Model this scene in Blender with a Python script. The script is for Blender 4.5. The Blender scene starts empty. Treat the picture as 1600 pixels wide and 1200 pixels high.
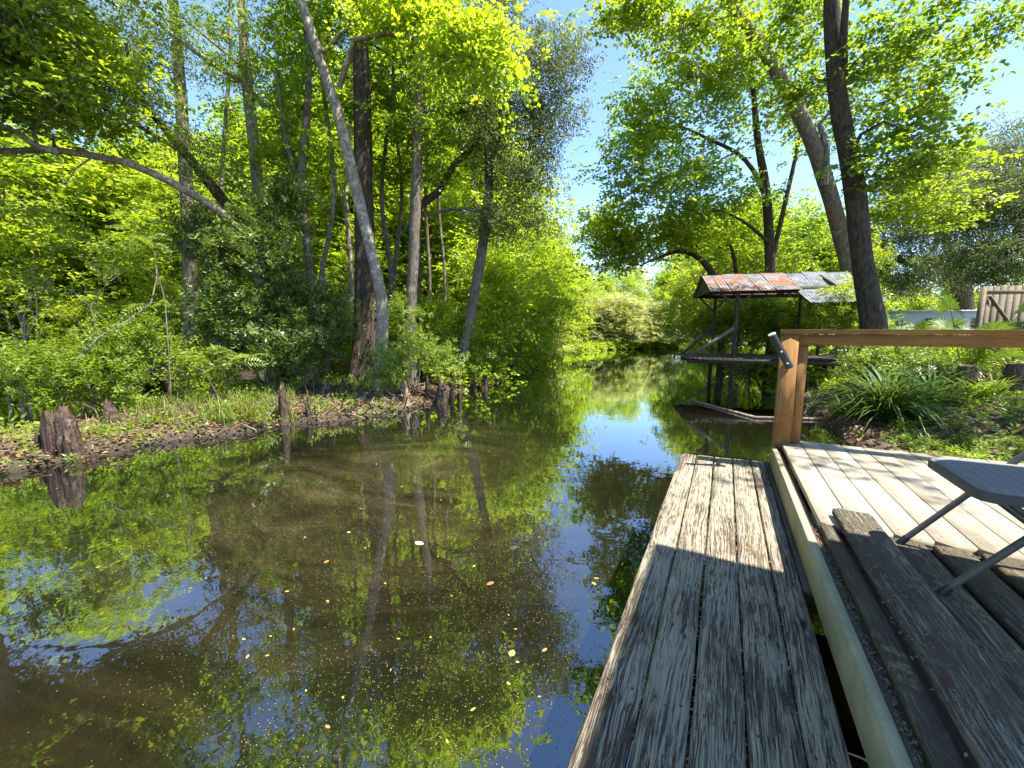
import bpy, math, random
import numpy as np
from mathutils import Vector
R = math.radians
S = bpy.context.scene
COL = S.collection
rng = np.random.default_rng(7)
random.seed(7)

# ---------------------------------------------------------------- camera, light
F = 646.0                                   # focal length in pixels of the 1600 px wide photograph
PITCH = math.atan(85 / F)
H = 2.0                                     # eye above the water
cam_d = bpy.data.cameras.new('camera'); cam = bpy.data.objects.new('camera', cam_d); COL.objects.link(cam)
cam.location = (0, 0, H); cam.rotation_euler = (math.pi / 2 - PITCH, 0, 0)
cam_d.sensor_width = 36; cam_d.lens = 36 * F / 1600; cam_d.clip_end = 1500; cam_d.clip_start = 0.05
S.camera = cam
SUN = Vector((.468, -.161, 1.0)).normalized()
world = bpy.data.worlds.new('World'); S.world = world; world.use_nodes = True
wn = world.node_tree.nodes; wl = world.node_tree.links
sky = wn.new('ShaderNodeTexSky'); sky.sky_type = 'NISHITA'; sky.sun_disc = False
sky.sun_elevation = math.asin(SUN.z); sky.sun_rotation = math.atan2(SUN.x, SUN.y)
sky.air_density = 0.85; sky.dust_density = 0.05; sky.ozone_density = 3.8
wn['Background'].inputs[1].default_value = 0.076
wl.new(sky.outputs[0], wn['Background'].inputs[0])
sd = bpy.data.lights.new('sun', 'SUN'); sd.energy = 2.8; sd.angle = R(.53); sd.color = (1, .95, .86)
so = bpy.data.objects.new('sun', sd); COL.objects.link(so); so.location = SUN * 60
so.rotation_euler = (-SUN).to_track_quat('-Z', 'Y').to_euler()
S.view_settings.view_transform = 'Standard'; S.view_settings.look = 'None'
S.view_settings.exposure = 2.6; S.view_settings.gamma = 1; S.view_settings.use_curve_mapping = False
S.render.engine = 'CYCLES'
S.cycles.max_bounces = 7; S.cycles.diffuse_bounces = 4; S.cycles.glossy_bounces = 3
S.cycles.transmission_bounces = 4; S.cycles.transparent_max_bounces = 6
S.cycles.use_denoising = True; S.cycles.sample_clamp_indirect = 6
S.cycles.caustics_reflective = False; S.cycles.caustics_refractive = False

# ---------------------------------------------------------------- frames of reference
cp, sp = math.cos(PITCH), math.sin(PITCH)
def P(px, py, Y):                            # a point of the place at forward distance Y
    r = (px - 800) / F; u = (600 - py) / F
    d = np.array([r, cp + u * sp, -sp + u * cp]); t = Y / d[1]
    return np.array([0, 0, H]) + d * t
def proj(p):
    y, z = p[1], p[2] - H
    dep = y * cp - z * sp; up = y * sp + z * cp
    return 800 + F * p[0] / dep, 600 - F * up / dep
TH = R(27.14)                                # direction of the deck boards
U = np.array([math.sin(TH), math.cos(TH), 0]); V = np.array([math.cos(TH), -math.sin(TH), 0])
def UV(u, v, z=0.): return U * u + V * v + np.array([0, 0, z])
YAW_U = math.pi / 2 - TH                     # local X along U

# ---------------------------------------------------------------- material helpers
def mat(name):
    m = bpy.data.materials.new(name); m.use_nodes = True
    nt = m.node_tree; nt.nodes.clear()
    return m, nt
class N:
    def __init__(s, nt): s.nt = nt
    def __call__(s, typ, ins=None, **kw):
        n = s.nt.nodes.new('ShaderNode' + typ)
        for k, v in kw.items(): setattr(n, k, v)
        for k, v in (ins or {}).items():
            if isinstance(v, bpy.types.NodeSocket): s.nt.links.new(v, n.inputs[k])
            else: n.inputs[k].default_value = v
        return n
    def mix(s, a, b, f, typ='MIX'):
        n = s.nt.nodes.new('ShaderNodeMix'); n.data_type = 'RGBA'; n.blend_type = typ
        for k, v in ((0, f), (6, a), (7, b)):
            if isinstance(v, bpy.types.NodeSocket): s.nt.links.new(v, n.inputs[k])
            else: n.inputs[k].default_value = (*v, 1) if isinstance(v, tuple) and len(v) == 3 else v
        return n.outputs[2]
    def ramp(s, f, *st):
        n = s('ValToRGB', {0: f}); e = n.color_ramp.elements
        while len(e) < len(st): e.new(.5)
        for i, (p, c) in enumerate(st):
            e[i].position = p; e[i].color = (*c, 1) if isinstance(c, tuple) else (c, c, c, 1)
        return n.outputs[0]
    def math(s, op, a, b=0., c=None):
        n = s('Math', operation=op)
        for i, v in enumerate((a, b, c)):
            if v is None: continue
            if isinstance(v, bpy.types.NodeSocket): s.nt.links.new(v, n.inputs[i])
            else: n.inputs[i].default_value = v
        return n.outputs[0]
    def noise(s, vec, scale, detail=4, rough=.55, dist=0., out=0):
        i = {'Scale': scale, 'Detail': detail, 'Roughness': rough, 'Distortion': dist}
        if vec is not None: i['Vector'] = vec
        return s('TexNoise', i).outputs[out]
    def mapped(s, vec, scale=(1, 1, 1), loc=(0, 0, 0)):
        return s('Mapping', {'Vector': vec, 'Scale': scale, 'Location': loc}).outputs[0]
    def bump(s, h, strength=.4, dist=.01, normal=None):
        i = {'Height': h, 'Strength': strength, 'Distance': dist}
        if normal is not None: i['Normal'] = normal
        return s('Bump', i).outputs[0]
    def out(s, sh): s.nt.links.new(sh, s('OutputMaterial').inputs[0])
    def pbr(s, col, rough=.8, normal=None, spec=.3, metal=0., **kw):
        i = {'Base Color': col if isinstance(col, bpy.types.NodeSocket) else (*col, 1), 'Roughness': rough, 'Specular IOR Level': spec, 'Metallic': metal}
        if normal is not None: i['Normal'] = normal
        i.update(kw)
        n = s('BsdfPrincipled', i); s.out(n.outputs[0]); return n
def shifted(n):                              # object coordinates, moved by a random amount for every object
    tc = n('TexCoord').outputs['Object']; oi = n('ObjectInfo').outputs['Random']
    v = n('CombineXYZ', {0: n.math('MULTIPLY', oi, 37.), 1: n.math('MULTIPLY', oi, 91.), 2: n.math('MULTIPLY', oi, 17.)}).outputs[0]
    return n('VectorMath', {0: tc, 1: v}, operation='ADD').outputs[0], oi

def leaf_mat(name, c1, c2, c3, trans=.45, tint=(1.25, 1.15, .45), spec=.35, rough=.45):
    m, nt = mat(name); n = N(nt)
    g = n('NewGeometry')
    rnd = g.outputs['Random Per Island']; oi = n('ObjectInfo').outputs['Random']
    pos = g.outputs['Position']
    big = n.noise(pos, .55, 3)
    col = n.ramp(rnd, (0, c1), (.5, c2), (1, c3))
    v = n.math('MULTIPLY_ADD', oi, .35, .62)
    v = n.math('ADD', v, n.math('MULTIPLY', big, .4))
    hsv = n('HueSaturation', {'Hue': n.math('MULTIPLY_ADD', big, -.05, .519), 'Value': v, 'Color': col})
    c = hsv.outputs[0]
    b = n('BsdfPrincipled', {'Base Color': c, 'Roughness': rough, 'Specular IOR Level': spec})
    tcol = n.mix(c, (*tint, 1), 1., 'MULTIPLY')
    t = n('BsdfTranslucent', {'Color': tcol})
    x = n('MixShader', {0: trans, 1: b.outputs[0], 2: t.outputs[0]})
    n.out(x.outputs[0]); return m
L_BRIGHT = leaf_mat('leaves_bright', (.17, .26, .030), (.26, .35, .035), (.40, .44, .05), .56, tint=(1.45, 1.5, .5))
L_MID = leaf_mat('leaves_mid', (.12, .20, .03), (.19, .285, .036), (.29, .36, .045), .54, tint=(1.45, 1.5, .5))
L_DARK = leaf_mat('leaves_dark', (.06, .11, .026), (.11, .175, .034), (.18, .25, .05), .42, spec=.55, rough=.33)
L_GREY = leaf_mat('leaves_grey', (.11, .15, .06), (.15, .20, .075), (.21, .25, .10), .38)
L_FERN = leaf_mat('leaves_fern', (.14, .23, .035), (.19, .29, .045), (.25, .33, .06), .45)
L_STRAP = leaf_mat('leaves_strap', (.06, .12, .03), (.09, .17, .04), (.15, .23, .05), .4, spec=.15, rough=.35)
L_GRASS = leaf_mat('grass_blades', (.08, .14, .02), (.14, .20, .03), (.25, .24, .08), .4)
L_DRY = leaf_mat('leaf_litter', (.10, .055, .025), (.19, .11, .05), (.30, .19, .09), .1, tint=(1, .9, .7))
L_MOSS = leaf_mat('spanish_moss', (.10, .11, .08), (.15, .16, .11), (.20, .20, .15), .3, tint=(1, 1, .8), spec=.1, rough=.9)
L_YELLOW = leaf_mat('floating_yellow', (.55, .40, .06), (.50, .45, .10), (.60, .30, .05), .15, tint=(1, 1, .8))
L_ORANGE = leaf_mat('floating_orange', (.50, .19, .04), (.55, .26, .06), (.45, .14, .04), .15, tint=(1, 1, .8))
L_CREAM = leaf_mat('floating_cream', (.70, .62, .40), (.75, .7, .5), (.6, .5, .3), .15, tint=(1, 1, .8))
L_POLLEN = leaf_mat('pollen_specks', (.14, .12, .04), (.22, .19, .07), (.36, .30, .14), .1, tint=(1, 1, .8))

def bark_mat(name, c1, c2, c3=None, scale=6., lich=.5, bump=.03):
    m, nt = mat(name); n = N(nt)
    v, oi = shifted(n)
    s = n.mapped(v, (1, 1, .22))
    f = n.noise(s, scale * 3.2, 6, .65, .6); f2 = n.noise(v, scale * .5, 7, .72)
    cr = n.ramp(f, (.35, 0.), (.6, 1.))
    c = n.mix(c1, c2, cr)
    if c3: c = n.mix(c, c3, n.ramp(f2, (lich, 0.), (lich + .1, 1.)))
    n.pbr(c, .9, n.bump(f, .9, bump), .15); return m
B_PALE = bark_mat('bark_pale', (.09, .068, .048), (.31, .255, .19), (.42, .38, .30), 11, .50, .02)
B_GREY = bark_mat('bark_grey', (.07, .055, .04), (.20, .165, .125), (.27, .26, .20), 6, .56)
B_DARK = bark_mat('bark_dark', (.03, .022, .017), (.095, .072, .052), (.12, .12, .07), 6, .62, .05)
B_ROOT = bark_mat('bark_root', (.10, .065, .045), (.27, .19, .14), (.36, .29, .23), 9, .56, .02)
B_KNEE = bark_mat('bark_knee', (.022, .016, .012), (.12, .08, .058), (.26, .19, .15), 9, .57, .06)

def wood_mat(name, dark, light, tone, knots=True, streak=.5, oi_amt=.3, green=None):
    m, nt = mat(name); n = N(nt)
    v, oi = shifted(n)
    w = n.noise(n.mapped(v, (.9, 5, 5)), 1.6, 3, .5, .3, out=1)
    vv = n('VectorMath', {0: v, 1: n('VectorMath', {0: w, 3: .05}, operation='SCALE').outputs[0]}, operation='ADD').outputs[0]
    g = n.noise(n.mapped(vv, (1.2, 42, 42)), 2.2, 5, .65)
    g2 = n.noise(n.mapped(v, (1.5, 6, 6)), 2., 4, .6)
    c = n.mix(dark, light, n.ramp(g, (.3, 0.), (.62, 1.)))
    c = n.mix(c, tone, n.ramp(g2, (.45, 0.), (.75, streak)))
    chk = n.noise(n.mapped(vv, (.7, 90, 90)), 2.4, 3, .6)
    c = n.mix(c, tuple(x * .45 for x in tone), n.ramp(chk, (.64, 0.), (.70, .6)))
    dirt = n.noise(v, 2.6, 7, .72)
    c = n.mix(c, tuple(x * .62 for x in tone), n.ramp(dirt, (.50, 0.), (.68, .55)))
    if knots:
        vo = n('TexVoronoi', {'Vector': n.mapped(v, (1.6, 6, 1)), 'Scale': 1.3, 'Randomness': 1.})
        c = n.mix(c, tuple(x * .35 for x in tone), n.ramp(vo.outputs[0], (.05, .9), (.10, 0.)))
    if green: c = n.mix(c, green, n.ramp(n.noise(v, 3., 5, .7), (.48, 0.), (.68, .75)))
    hs = n('HueSaturation', {'Value': n.math('MULTIPLY_ADD', oi, oi_amt, 1 - oi_amt / 2), 'Color': c})
    n.pbr(hs.outputs[0], .8, n.bump(g, .35, .004), .12); return m
W_NEW = wood_mat('wood_new', (.255, .225, .165), (.35, .315, .24), (.28, .21, .145), streak=.8, oi_amt=.2)
W_RAIL = wood_mat('wood_rail', (.20, .095, .03), (.33, .185, .068), (.22, .09, .025))
W_BEAM = wood_mat('wood_beam', (.27, .245, .14), (.37, .34, .22), (.30, .27, .165), green=(.19, .19, .10))
W_OLD = wood_mat('wood_grey', (.035, .028, .021), (.10, .083, .065), (.16, .14, .11), False)
W_FENCE = wood_mat('wood_fence', (.11, .088, .06), (.20, .165, .12), (.15, .12, .085))

def weathered(name, dark, paint, tan, amount, red=False):
    m, nt = mat(name); n = N(nt)
    v, oi = shifted(n)
    w = n.noise(n.mapped(v, (.8, 3.5, 3.5)), 1.5, 3, .5, .2, out=1)
    vv = n('VectorMath', {0: v, 1: n('VectorMath', {0: w, 3: .10}, operation='SCALE').outputs[0]}, operation='ADD').outputs[0]
    g = n.noise(n.mapped(vv, (.40, 50, 50)), 2.3, 4, .6)
    gf = n.noise(n.mapped(vv, (1.6, 110, 110)), 2.3, 5, .75)
    patch = n.noise(n.mapped(v, (1., 2.2, 2.2)), 2.0, 6, .68)
    fine = n.noise(v, 55, 5, .7)
    k = n.math('ADD', n.math('MULTIPLY', n.math('SUBTRACT', g, .5), 1.5), n.math('MULTIPLY', n.math('SUBTRACT', patch, .5), 1.5))
    k = n.math('ADD', k, n.math('MULTIPLY', n.math('SUBTRACT', gf, .5), 2.0))
    k = n.math('ADD', n.math('ADD', k, amount), n.math('MULTIPLY_ADD', oi, .3, -.15))
    mask = n.ramp(k, (.38, 0.), (.64, 1.))
    raw = n.mix(dark, tan, n.ramp(n.math('ADD', gf, n.math('MULTIPLY', fine, .3)), (.55, 0.), (.95, .8)))
    pc = n.mix(paint, tuple(x * .7 for x in paint), n.ramp(gf, (.4, 1.), (.6, 0.)))
    c = n.mix(raw, pc, mask)
    lich = n.noise(v, 9, 8, .8)
    c = n.mix(c, (.27, .22, .12), n.ramp(lich, (.585, 0.), (.64, .8)))
    if red: c = n.mix(c, (.13, .035, .04), n.ramp(n.noise(n.mapped(v, (1, 5, 5)), 2.2, 5, .7, out=0), (.57, 0.), (.66, .7)))
    vo = n('TexVoronoi', {'Vector': n.mapped(v, (1.4, 5, 1)), 'Scale': 1.2, 'Randomness': 1.})
    c = n.mix(c, (.02, .015, .01), n.ramp(vo.outputs[0], (.04, .9), (.09, 0.)))
    h = n.math('ADD', n.math('MULTIPLY', g, .7), n.math('ADD', n.math('MULTIPLY', gf, .4), n.math('MULTIPLY', mask, .25)))
    n.pbr(c, .95, n.bump(h, .8, .006), .06); return m
W_DOCK = weathered('wood_dock_paint', (.048, .037, .027), (.325, .28, .205), (.22, .165, .11), .60)
W_DECKOLD = weathered('wood_deck_old', (.058, .049, .033), (.26, .23, .165), (.20, .165, .11), .33)
W_DECKRED = weathered('wood_deck_red', (.055, .047, .034), (.26, .235, .18), (.19, .16, .11), .34, True)
W_END = weathered('wood_end', (.05, .04, .03), (.30, .29, .26), (.16, .13, .10), .5)

def flat(name, col, rough=.6, metal=0., spec=.4, var=.15, scale=8, bump=0.):
    m, nt = mat(name); n = N(nt)
    v, oi = shifted(n); f = n.noise(v, scale, 6, .65)
    c = n.mix(tuple(x * (1 - var) for x in col), tuple(min(1, x * (1 + var)) for x in col), n.ramp(f, (.3, 0.), (.7, 1.)))
    n.pbr(c, rough, n.bump(f, .5, bump) if bump else None, spec, metal); return m
M_BLACK = flat('black_plastic', (.018, .018, .02), .35, spec=.6)
M_CHROME = flat('bolt_metal', (.7, .7, .7), .3, 1.)
M_LEG = flat('chair_tube', (.085, .078, .064), .5, .1, var=.3, scale=30)
M_PALEEND = flat('pale_plastic', (.55, .55, .55), .5)
M_TRAILER = flat('trailer_white', (.62, .63, .64), .5, var=.06, scale=2)
M_GLASS = flat('dark_glass', (.02, .022, .025), .15, spec=.7)
M_CURTAIN = flat('window_curtain', (.42, .25, .17), .8)
M_RIM = flat('chair_rim', (.075, .064, .052), .6, .05, var=.2)
m, nt = mat('seat_fabric'); n = N(nt); tc = n('TexCoord').outputs['Object']
wv = n('TexWave', {'Vector': n.mapped(tc, (.35, 1, 1)), 'Scale': 9., 'Distortion': 5., 'Detail': 1.5, 'Detail Scale': .8}, bands_direction='Y')
weave = n.noise(tc, 900, 2)
c = n.mix((.185, .175, .165), (.235, .225, .21), n.ramp(wv.outputs[0], (.1, 0.), (.9, 1.)))
n.pbr(n.mix(c, (.20, .19, .18), weave), .8, n.bump(n.math('ADD', wv.outputs[0], n.math('MULTIPLY', weave, .3)), .3, .003), .05); M_SEAT = m
# rusty corrugated tin
def tin(name, rust_t):
    m, nt = mat(name); n = N(nt); v, oi = shifted(n)
    f = n.noise(v, 1.8, 9, .75); f2 = n.noise(n.mapped(v, (1, .3, .3)), 5., 5, .7)
    r = n.ramp(n.math('ADD', f, n.math('MULTIPLY', f2, .3)), (rust_t, 0.), (rust_t + .12, 1.))
    rc = n.mix((.08, .035, .02), (.28, .13, .07), f2)
    gc = n.mix((.09, .10, .12), (.30, .32, .35), n.ramp(n.noise(v, 3.5, 6, .7), (.35, 0.), (.65, 1.)))
    n.pbr(n.mix(gc, rc, r), n.ramp(r, (0, .42), (1, .9)), None, .4, n.ramp(r, (0, .55), (1, 0.))); return m
M_TINRUST = tin('tin_rusty', .56); M_TIN = tin('tin_grey', .80)

# ground
m, nt = mat('ground_mud'); n = N(nt)
pos = n('NewGeometry').outputs['Position']
f = n.noise(pos, 1.3, 8, .7); f2 = n.noise(pos, 14, 6, .7); f3 = n.noise(pos, .25, 4, .6)
c = n.mix((.035, .026, .018), (.15, .11, .075), n.ramp(f2, (.35, 0.), (.65, 1.)))
c = n.mix(c, (.075, .09, .025), n.ramp(f, (.48, 0.), (.62, .8)))
z = n('SeparateXYZ', {0: pos}).outputs[2]
wet = n.ramp(z, (0.0, 1.), (.16, 0.))
c = n.mix(c, (.035, .027, .018), wet)
n.pbr(c, n.ramp(wet, (0, .95), (1, .5)), n.bump(n.math('ADD', f2, n.math('MULTIPLY', f, 2.)), .9, .05), .2); M_GROUND = m

# water: a mirror over tea-brown silt, with drifting pollen film
m, nt = mat('river_water'); n = N(nt)
pos = n('NewGeometry').outputs['Position']
dw = n.noise(pos, .16, 3, .5, 0., out=1)
warp = n('VectorMath', {0: pos, 1: n('VectorMath', {0: dw, 3: 7.}, operation='SCALE').outputs[0]}, operation='ADD').outputs[0]
# streaks follow the current and curl toward the near bank
rot = n('Mapping', {'Vector': warp, 'Rotation': (0, 0, R(-38)), 'Scale': (.22, 2.4, 1)}).outputs[0]
streak = n.noise(rot, 1.5, 8, .72)
fine = n.noise(pos, 42, 3, .8)
patch = n.noise(pos, .22, 3, .5)
# film made denser in one patch off the near bank
d1 = n('VectorMath', {0: pos, 1: (-1.6, 5.6, 0)}, operation='SUBTRACT').outputs[0]
d1 = n('VectorMath', {0: n.mapped(d1, (.30, .20, 0))}, operation='LENGTH').outputs['Value']
near = n.ramp(d1, (.25, 1.), (1.15, 0.))
dens = n.math('ADD', n.math('MULTIPLY', streak, .75), n.math('MULTIPLY', n.math('SUBTRACT', patch, .5), .5))
dens = n.math('ADD', dens, n.math('MULTIPLY', near, .22))
film = n.math('MULTIPLY', n.ramp(dens, (.40, 0.), (.72, 1.)), n.math('MULTIPLY_ADD', n.ramp(d1, (.5, 1.), (1.6, 0.)), .75, .25))
speck = n.ramp(n.math('ADD', fine, n.math('MULTIPLY', film, .22)), (.66, 0.), (.76, 1.))
filmA = n.math('MULTIPLY', film, .42)
murk = n.mix((.008, .0075, .0035), (.036, .028, .012), film)
col = n.mix(murk, (.11, .095, .04), n.math('MULTIPLY', speck, n.math('MULTIPLY_ADD', film, .6, .05)))
rip = n.noise(n.mapped(pos, (1, .8, 1)), 2.2, 3, .5)
rip2 = n.noise(pos, 9., 2, .5)
nrm = n.bump(n.math('ADD', n.math('MULTIPLY', rip, .8), n.math('MULTIPLY', rip2, .12)), .16, .02)
body = n('BsdfDiffuse', {'Color': col})
gl = n('BsdfGlossy', {'Color': (.86, .93, 1, 1), 'Roughness': .012, 'Normal': nrm})
fr = n('Fresnel', {'IOR': 1.5, 'Normal': nrm}).outputs[0]
fac = n.math('MULTIPLY_ADD', fr, 1.6, .12)
fac = n.math('MULTIPLY', fac, n.math('SUBTRACT', 1., n.math('MULTIPLY', speck, n.math('MULTIPLY_ADD', film, .6, .1))))
fac = n.math('MINIMUM', fac, 1.)
n.out(n('MixShader', {0: fac, 1: body.outputs[0], 2: gl.outputs[0]}).outputs[0]); M_WATER = m

# ---------------------------------------------------------------- mesh helpers
def mesh(name, v, f, mats, smooth=False, mi=None):
    """v (n,3); f an (m,k) array or a list of such arrays"""
    me = bpy.data.meshes.new(name)
    if isinstance(f, np.ndarray): f = [f]
    f = [np.asarray(a, dtype=np.int32) for a in f if len(a)]
    v = np.asarray(v, dtype=np.float32)
    me.vertices.add(len(v)); me.vertices.foreach_set('co', v.ravel())
    loops = np.concatenate([a.ravel() for a in f]); me.loops.add(len(loops)); me.loops.foreach_set('vertex_index', loops)
    tot = np.concatenate([np.full(len(a), a.shape[1], dtype=np.int32) for a in f])
    st = np.concatenate([[0], np.cumsum(tot)[:-1]]).astype(np.int32)
    me.polygons.add(len(tot)); me.polygons.foreach_set('loop_start', st)
    if smooth: me.polygons.foreach_set('use_smooth', np.ones(len(tot), dtype=bool))
    if mi is not None: me.polygons.foreach_set('material_index', np.asarray(mi, dtype=np.int32))
    me.update(calc_edges=True)
    for m in (mats if isinstance(mats, (list, tuple)) else [mats]): me.materials.append(m)
    return me
def link(name, me, parent=None, loc=None):
    o = bpy.data.objects.new(name, me); COL.objects.link(o)
    if parent is not None: o.parent = parent
    if loc is not None: o.location = loc
    return o
def tag(o, label=None, cat=None, group=None, kind=None):
    if label: o['label'] = label
    if cat: o['category'] = cat
    if group: o['group'] = group
    if kind: o['kind'] = kind
    return o
def thing(name, label, cat, loc, rz=0, group=None):
    o = bpy.data.objects.new(name, None); COL.objects.link(o); o.location = tuple(loc); o.rotation_euler = (0, 0, rz)
    o.empty_display_size = .1
    return tag(o, label, cat, group)
class MB:
    def __init__(s): s.v = []; s.q = []; s.t = []; s.n = 0
    def add(s, v, f):
        v = np.asarray(v, float); f = np.asarray(f, int); s.v.append(v)
        (s.q if f.shape[1] == 4 else s.t).append(f + s.n); s.n += len(v); return s
    def box(s, x0, x1, y0, y1, z0, z1, bev=0., jit=0.):
        if not bev:
            v = [(x, y, z) for x in (x0, x1) for y in (y0, y1) for z in (z0, z1)]
            return s.add(v, [(0, 1, 3, 2), (4, 6, 7, 5), (0, 4, 5, 1), (2, 3, 7, 6), (0, 2, 6, 4), (1, 5, 7, 3)])
        # long edges bevelled: an octagonal prism along x, with several cross sections
        prof = np.array([(y0 + bev, z0), (y1 - bev, z0), (y1, z0 + bev), (y1, z1 - bev), (y1 - bev, z1), (y0 + bev, z1), (y0, z1 - bev), (y0, z0 + bev)])
        k = max(2, int((x1 - x0) / .35) + 1) if jit else 2
        xs = np.linspace(x0, x1, k); V_ = []
        c = np.array([(y0 + y1) / 2, (z0 + z1) / 2])
        for i, x in enumerate(xs):
            p = prof + (rng.normal(0, jit, 2) if 0 < i < k - 1 else 0)
            V_.append(np.c_[np.full(8, x), p])
        V_ = np.concatenate(V_); Fq = []
        for i in range(k - 1):
            for j in range(8):
                a = i * 8 + j; b = i * 8 + (j + 1) % 8; Fq.append((a, b, b + 8, a + 8))
        o = (k - 1) * 8
        Fq += [(7, 6, 5, 4), (7, 4, 3, 0), (0, 3, 2, 1), (o + 4, o + 5, o + 6, o + 7), (o + 0, o + 3, o + 4, o + 7), (o + 1, o + 2, o + 3, o + 0)]
        return s.add(V_, Fq)
    def tube(s, pts, rad, k=8, cap=True, wob=0., seed=0, flute=0, jag=0.):
        pts = np.asarray(pts, float); m_ = len(pts); rad = np.broadcast_to(np.asarray(rad, float), (m_,))
        d = np.gradient(pts, axis=0); d /= np.linalg.norm(d, axis=1)[:, None] + 1e-9
        ref = np.array([0, 0, 1.]) if abs(d[0][2]) < .9 else np.array([1., 0, 0])
        a = np.cross(d[0], ref); a /= np.linalg.norm(a); A = [a]
        for i in range(1, m_):
            a = A[-1] - d[i] * (A[-1] @ d[i]); a /= np.linalg.norm(a) + 1e-9; A.append(a)
        A = np.array(A); B = np.cross(d, A)
        th = np.arange(k) * 2 * math.pi / k
        rr = np.ones((m_, k))
        if wob:
            g = np.random.default_rng(seed + 5); w = g.normal(0, wob, (m_, k)); w = (w + np.roll(w, 1, 1) + np.roll(w, 1, 0)) / 1.7; rr += w
        if flute: rr *= 1 + flute * np.cos(th * 5 + seed)[None, :] * np.linspace(1, 0, m_)[:, None] ** 1.5
        v = pts[:, None, :] + (np.cos(th)[None, :, None] * A[:, None, :] + np.sin(th)[None, :, None] * B[:, None, :]) * (rad[:, None] * rr)[:, :, None]
        if jag:
            g = np.random.default_rng(seed + 9); z_ = g.uniform(-1, .6, k) * jag
            v[-1, :, 2] += z_; v[-2, :, 2] += z_ * .7; v[-3, :, 2] += z_ * .3
        i, j = np.meshgrid(np.arange(m_ - 1), np.arange(k), indexing='ij')
        a_ = i * k + j; b_ = i * k + (j + 1) % k
        f = np.stack([a_, a_ + k, b_ + k, b_], -1).reshape(-1, 4)
        s.add(v.reshape(-1, 3), f)
        if cap:
            s.add(np.concatenate([v[-1], pts[-1:] + d[-1] * rad[-1] * .25]), [(j, (j + 1) % k, k) for j in range(k)])
            s.add(np.concatenate([v[0], pts[:1]]), [((j + 1) % k, j, k) for j in range(k)])
        return s
    def rod(s, a, b, r, k=8): return s.tube([a, b], [r, r], k)
    def get(s): return np.concatenate(s.v), [np.concatenate(x) for x in (s.q, s.t) if x]
    def build(s, name, m, parent=None, loc=None, smooth=False, origin=None):
        v, f = s.get()
        if origin is not None: v = v - np.asarray(origin)
        return link(name, mesh(name, v, f, m, smooth), parent, loc)

def resample(pts, step):
    pts = np.asarray(pts, float)
    # Catmull-Rom for smooth bends
    q = np.concatenate([[2 * pts[0] - pts[1]], pts, [2 * pts[-1] - pts[-2]]]); out = []
    for i in range(1, len(q) - 2):
        p0, p1, p2, p3 = q[i - 1:i + 3]; k = max(1, int(np.linalg.norm(p2[:3] - p1[:3]) / step))
        for t in np.arange(k) / k:
            out.append(.5 * ((2 * p1) + (-p0 + p2) * t + (2 * p0 - 5 * p1 + 4 * p2 - p3) * t * t + (-p0 + 3 * p1 - 3 * p2 + p3) * t ** 3))
    out.append(pts[-1]); return np.array(out)

# ---------------------------------------------------------------- terrain
MAIN = np.array([(-7.6, 5.2), (-6.9, 5.75), (-6.4, 6.4), (-6.1, 7.0), (-5.3, 7.9), (-4.7, 8.5), (-3.7, 9.1), (-2.8, 9.8), (-2.2, 11), (-1.9, 12.2), (-1.1, 14), (-.2, 16.1), (1.0, 20), (2.2, 26), (3.0, 31), (5, 36), (8.5, 40), (12, 43),
                 (17, 44), (18, 41), (15.5, 36), (13.5, 30), (12.0, 24), (11.2, 20), (11.6, 17.2), (10.6, 14.6), (9.6, 13.4), (8.4, 12.2), (7.6, 10.6), (6.9, 9.0), (6.3, 7.9), (5.9, 6.8), (5.8, 5.2), (5.2, 3), (4.6, 0), (4, -8), (3, -25), (-40, -25), (-30, -5), (-16, 2.5), (-10, 4.2)])
SLOUGH = np.array([(-10, 6.6), (-9.0, 7.6), (-9.4, 9.0), (-8.3, 10.8), (-7.6, 12.6), (-8.2, 15.5), (-11, 17.6), (-15, 18.2), (-21, 19), (-28, 16), (-32, 10), (-24, 6.0), (-16, 5.4)])
def sdf(poly, x, y):                         # positive outside
    d = np.full(x.shape, 1e9); ins = np.zeros(x.shape, bool)
    for i in range(len(poly)):
        a = poly[i]; b = poly[(i + 1) % len(poly)]; e = b - a
        t = np.clip(((x - a[0]) * e[0] + (y - a[1]) * e[1]) / (e @ e), 0, 1)
        d = np.minimum(d, np.hypot(x - a[0] - t * e[0], y - a[1] - t * e[1]))
        c = ((a[1] > y) != (b[1] > y)) & (x < (b[0] - a[0]) * (y - a[1]) / (b[1] - a[1] + 1e-12) + a[0]); ins ^= c
    return np.where(ins, -d, d)
_G = rng.random((64, 64))
def vn(x, y, s):
    x = x * s; y = y * s; i = np.floor(x).astype(int); j = np.floor(y).astype(int); fx = x - i; fy = y - j
    fx = fx * fx * (3 - 2 * fx); fy = fy * fy * (3 - 2 * fy); g = lambda a, b: _G[a % 64, b % 64]
    return (g(i, j) * (1 - fx) + g(i + 1, j) * fx) * (1 - fy) + (g(i, j + 1) * (1 - fx) + g(i + 1, j + 1) * fx) * fy
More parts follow.
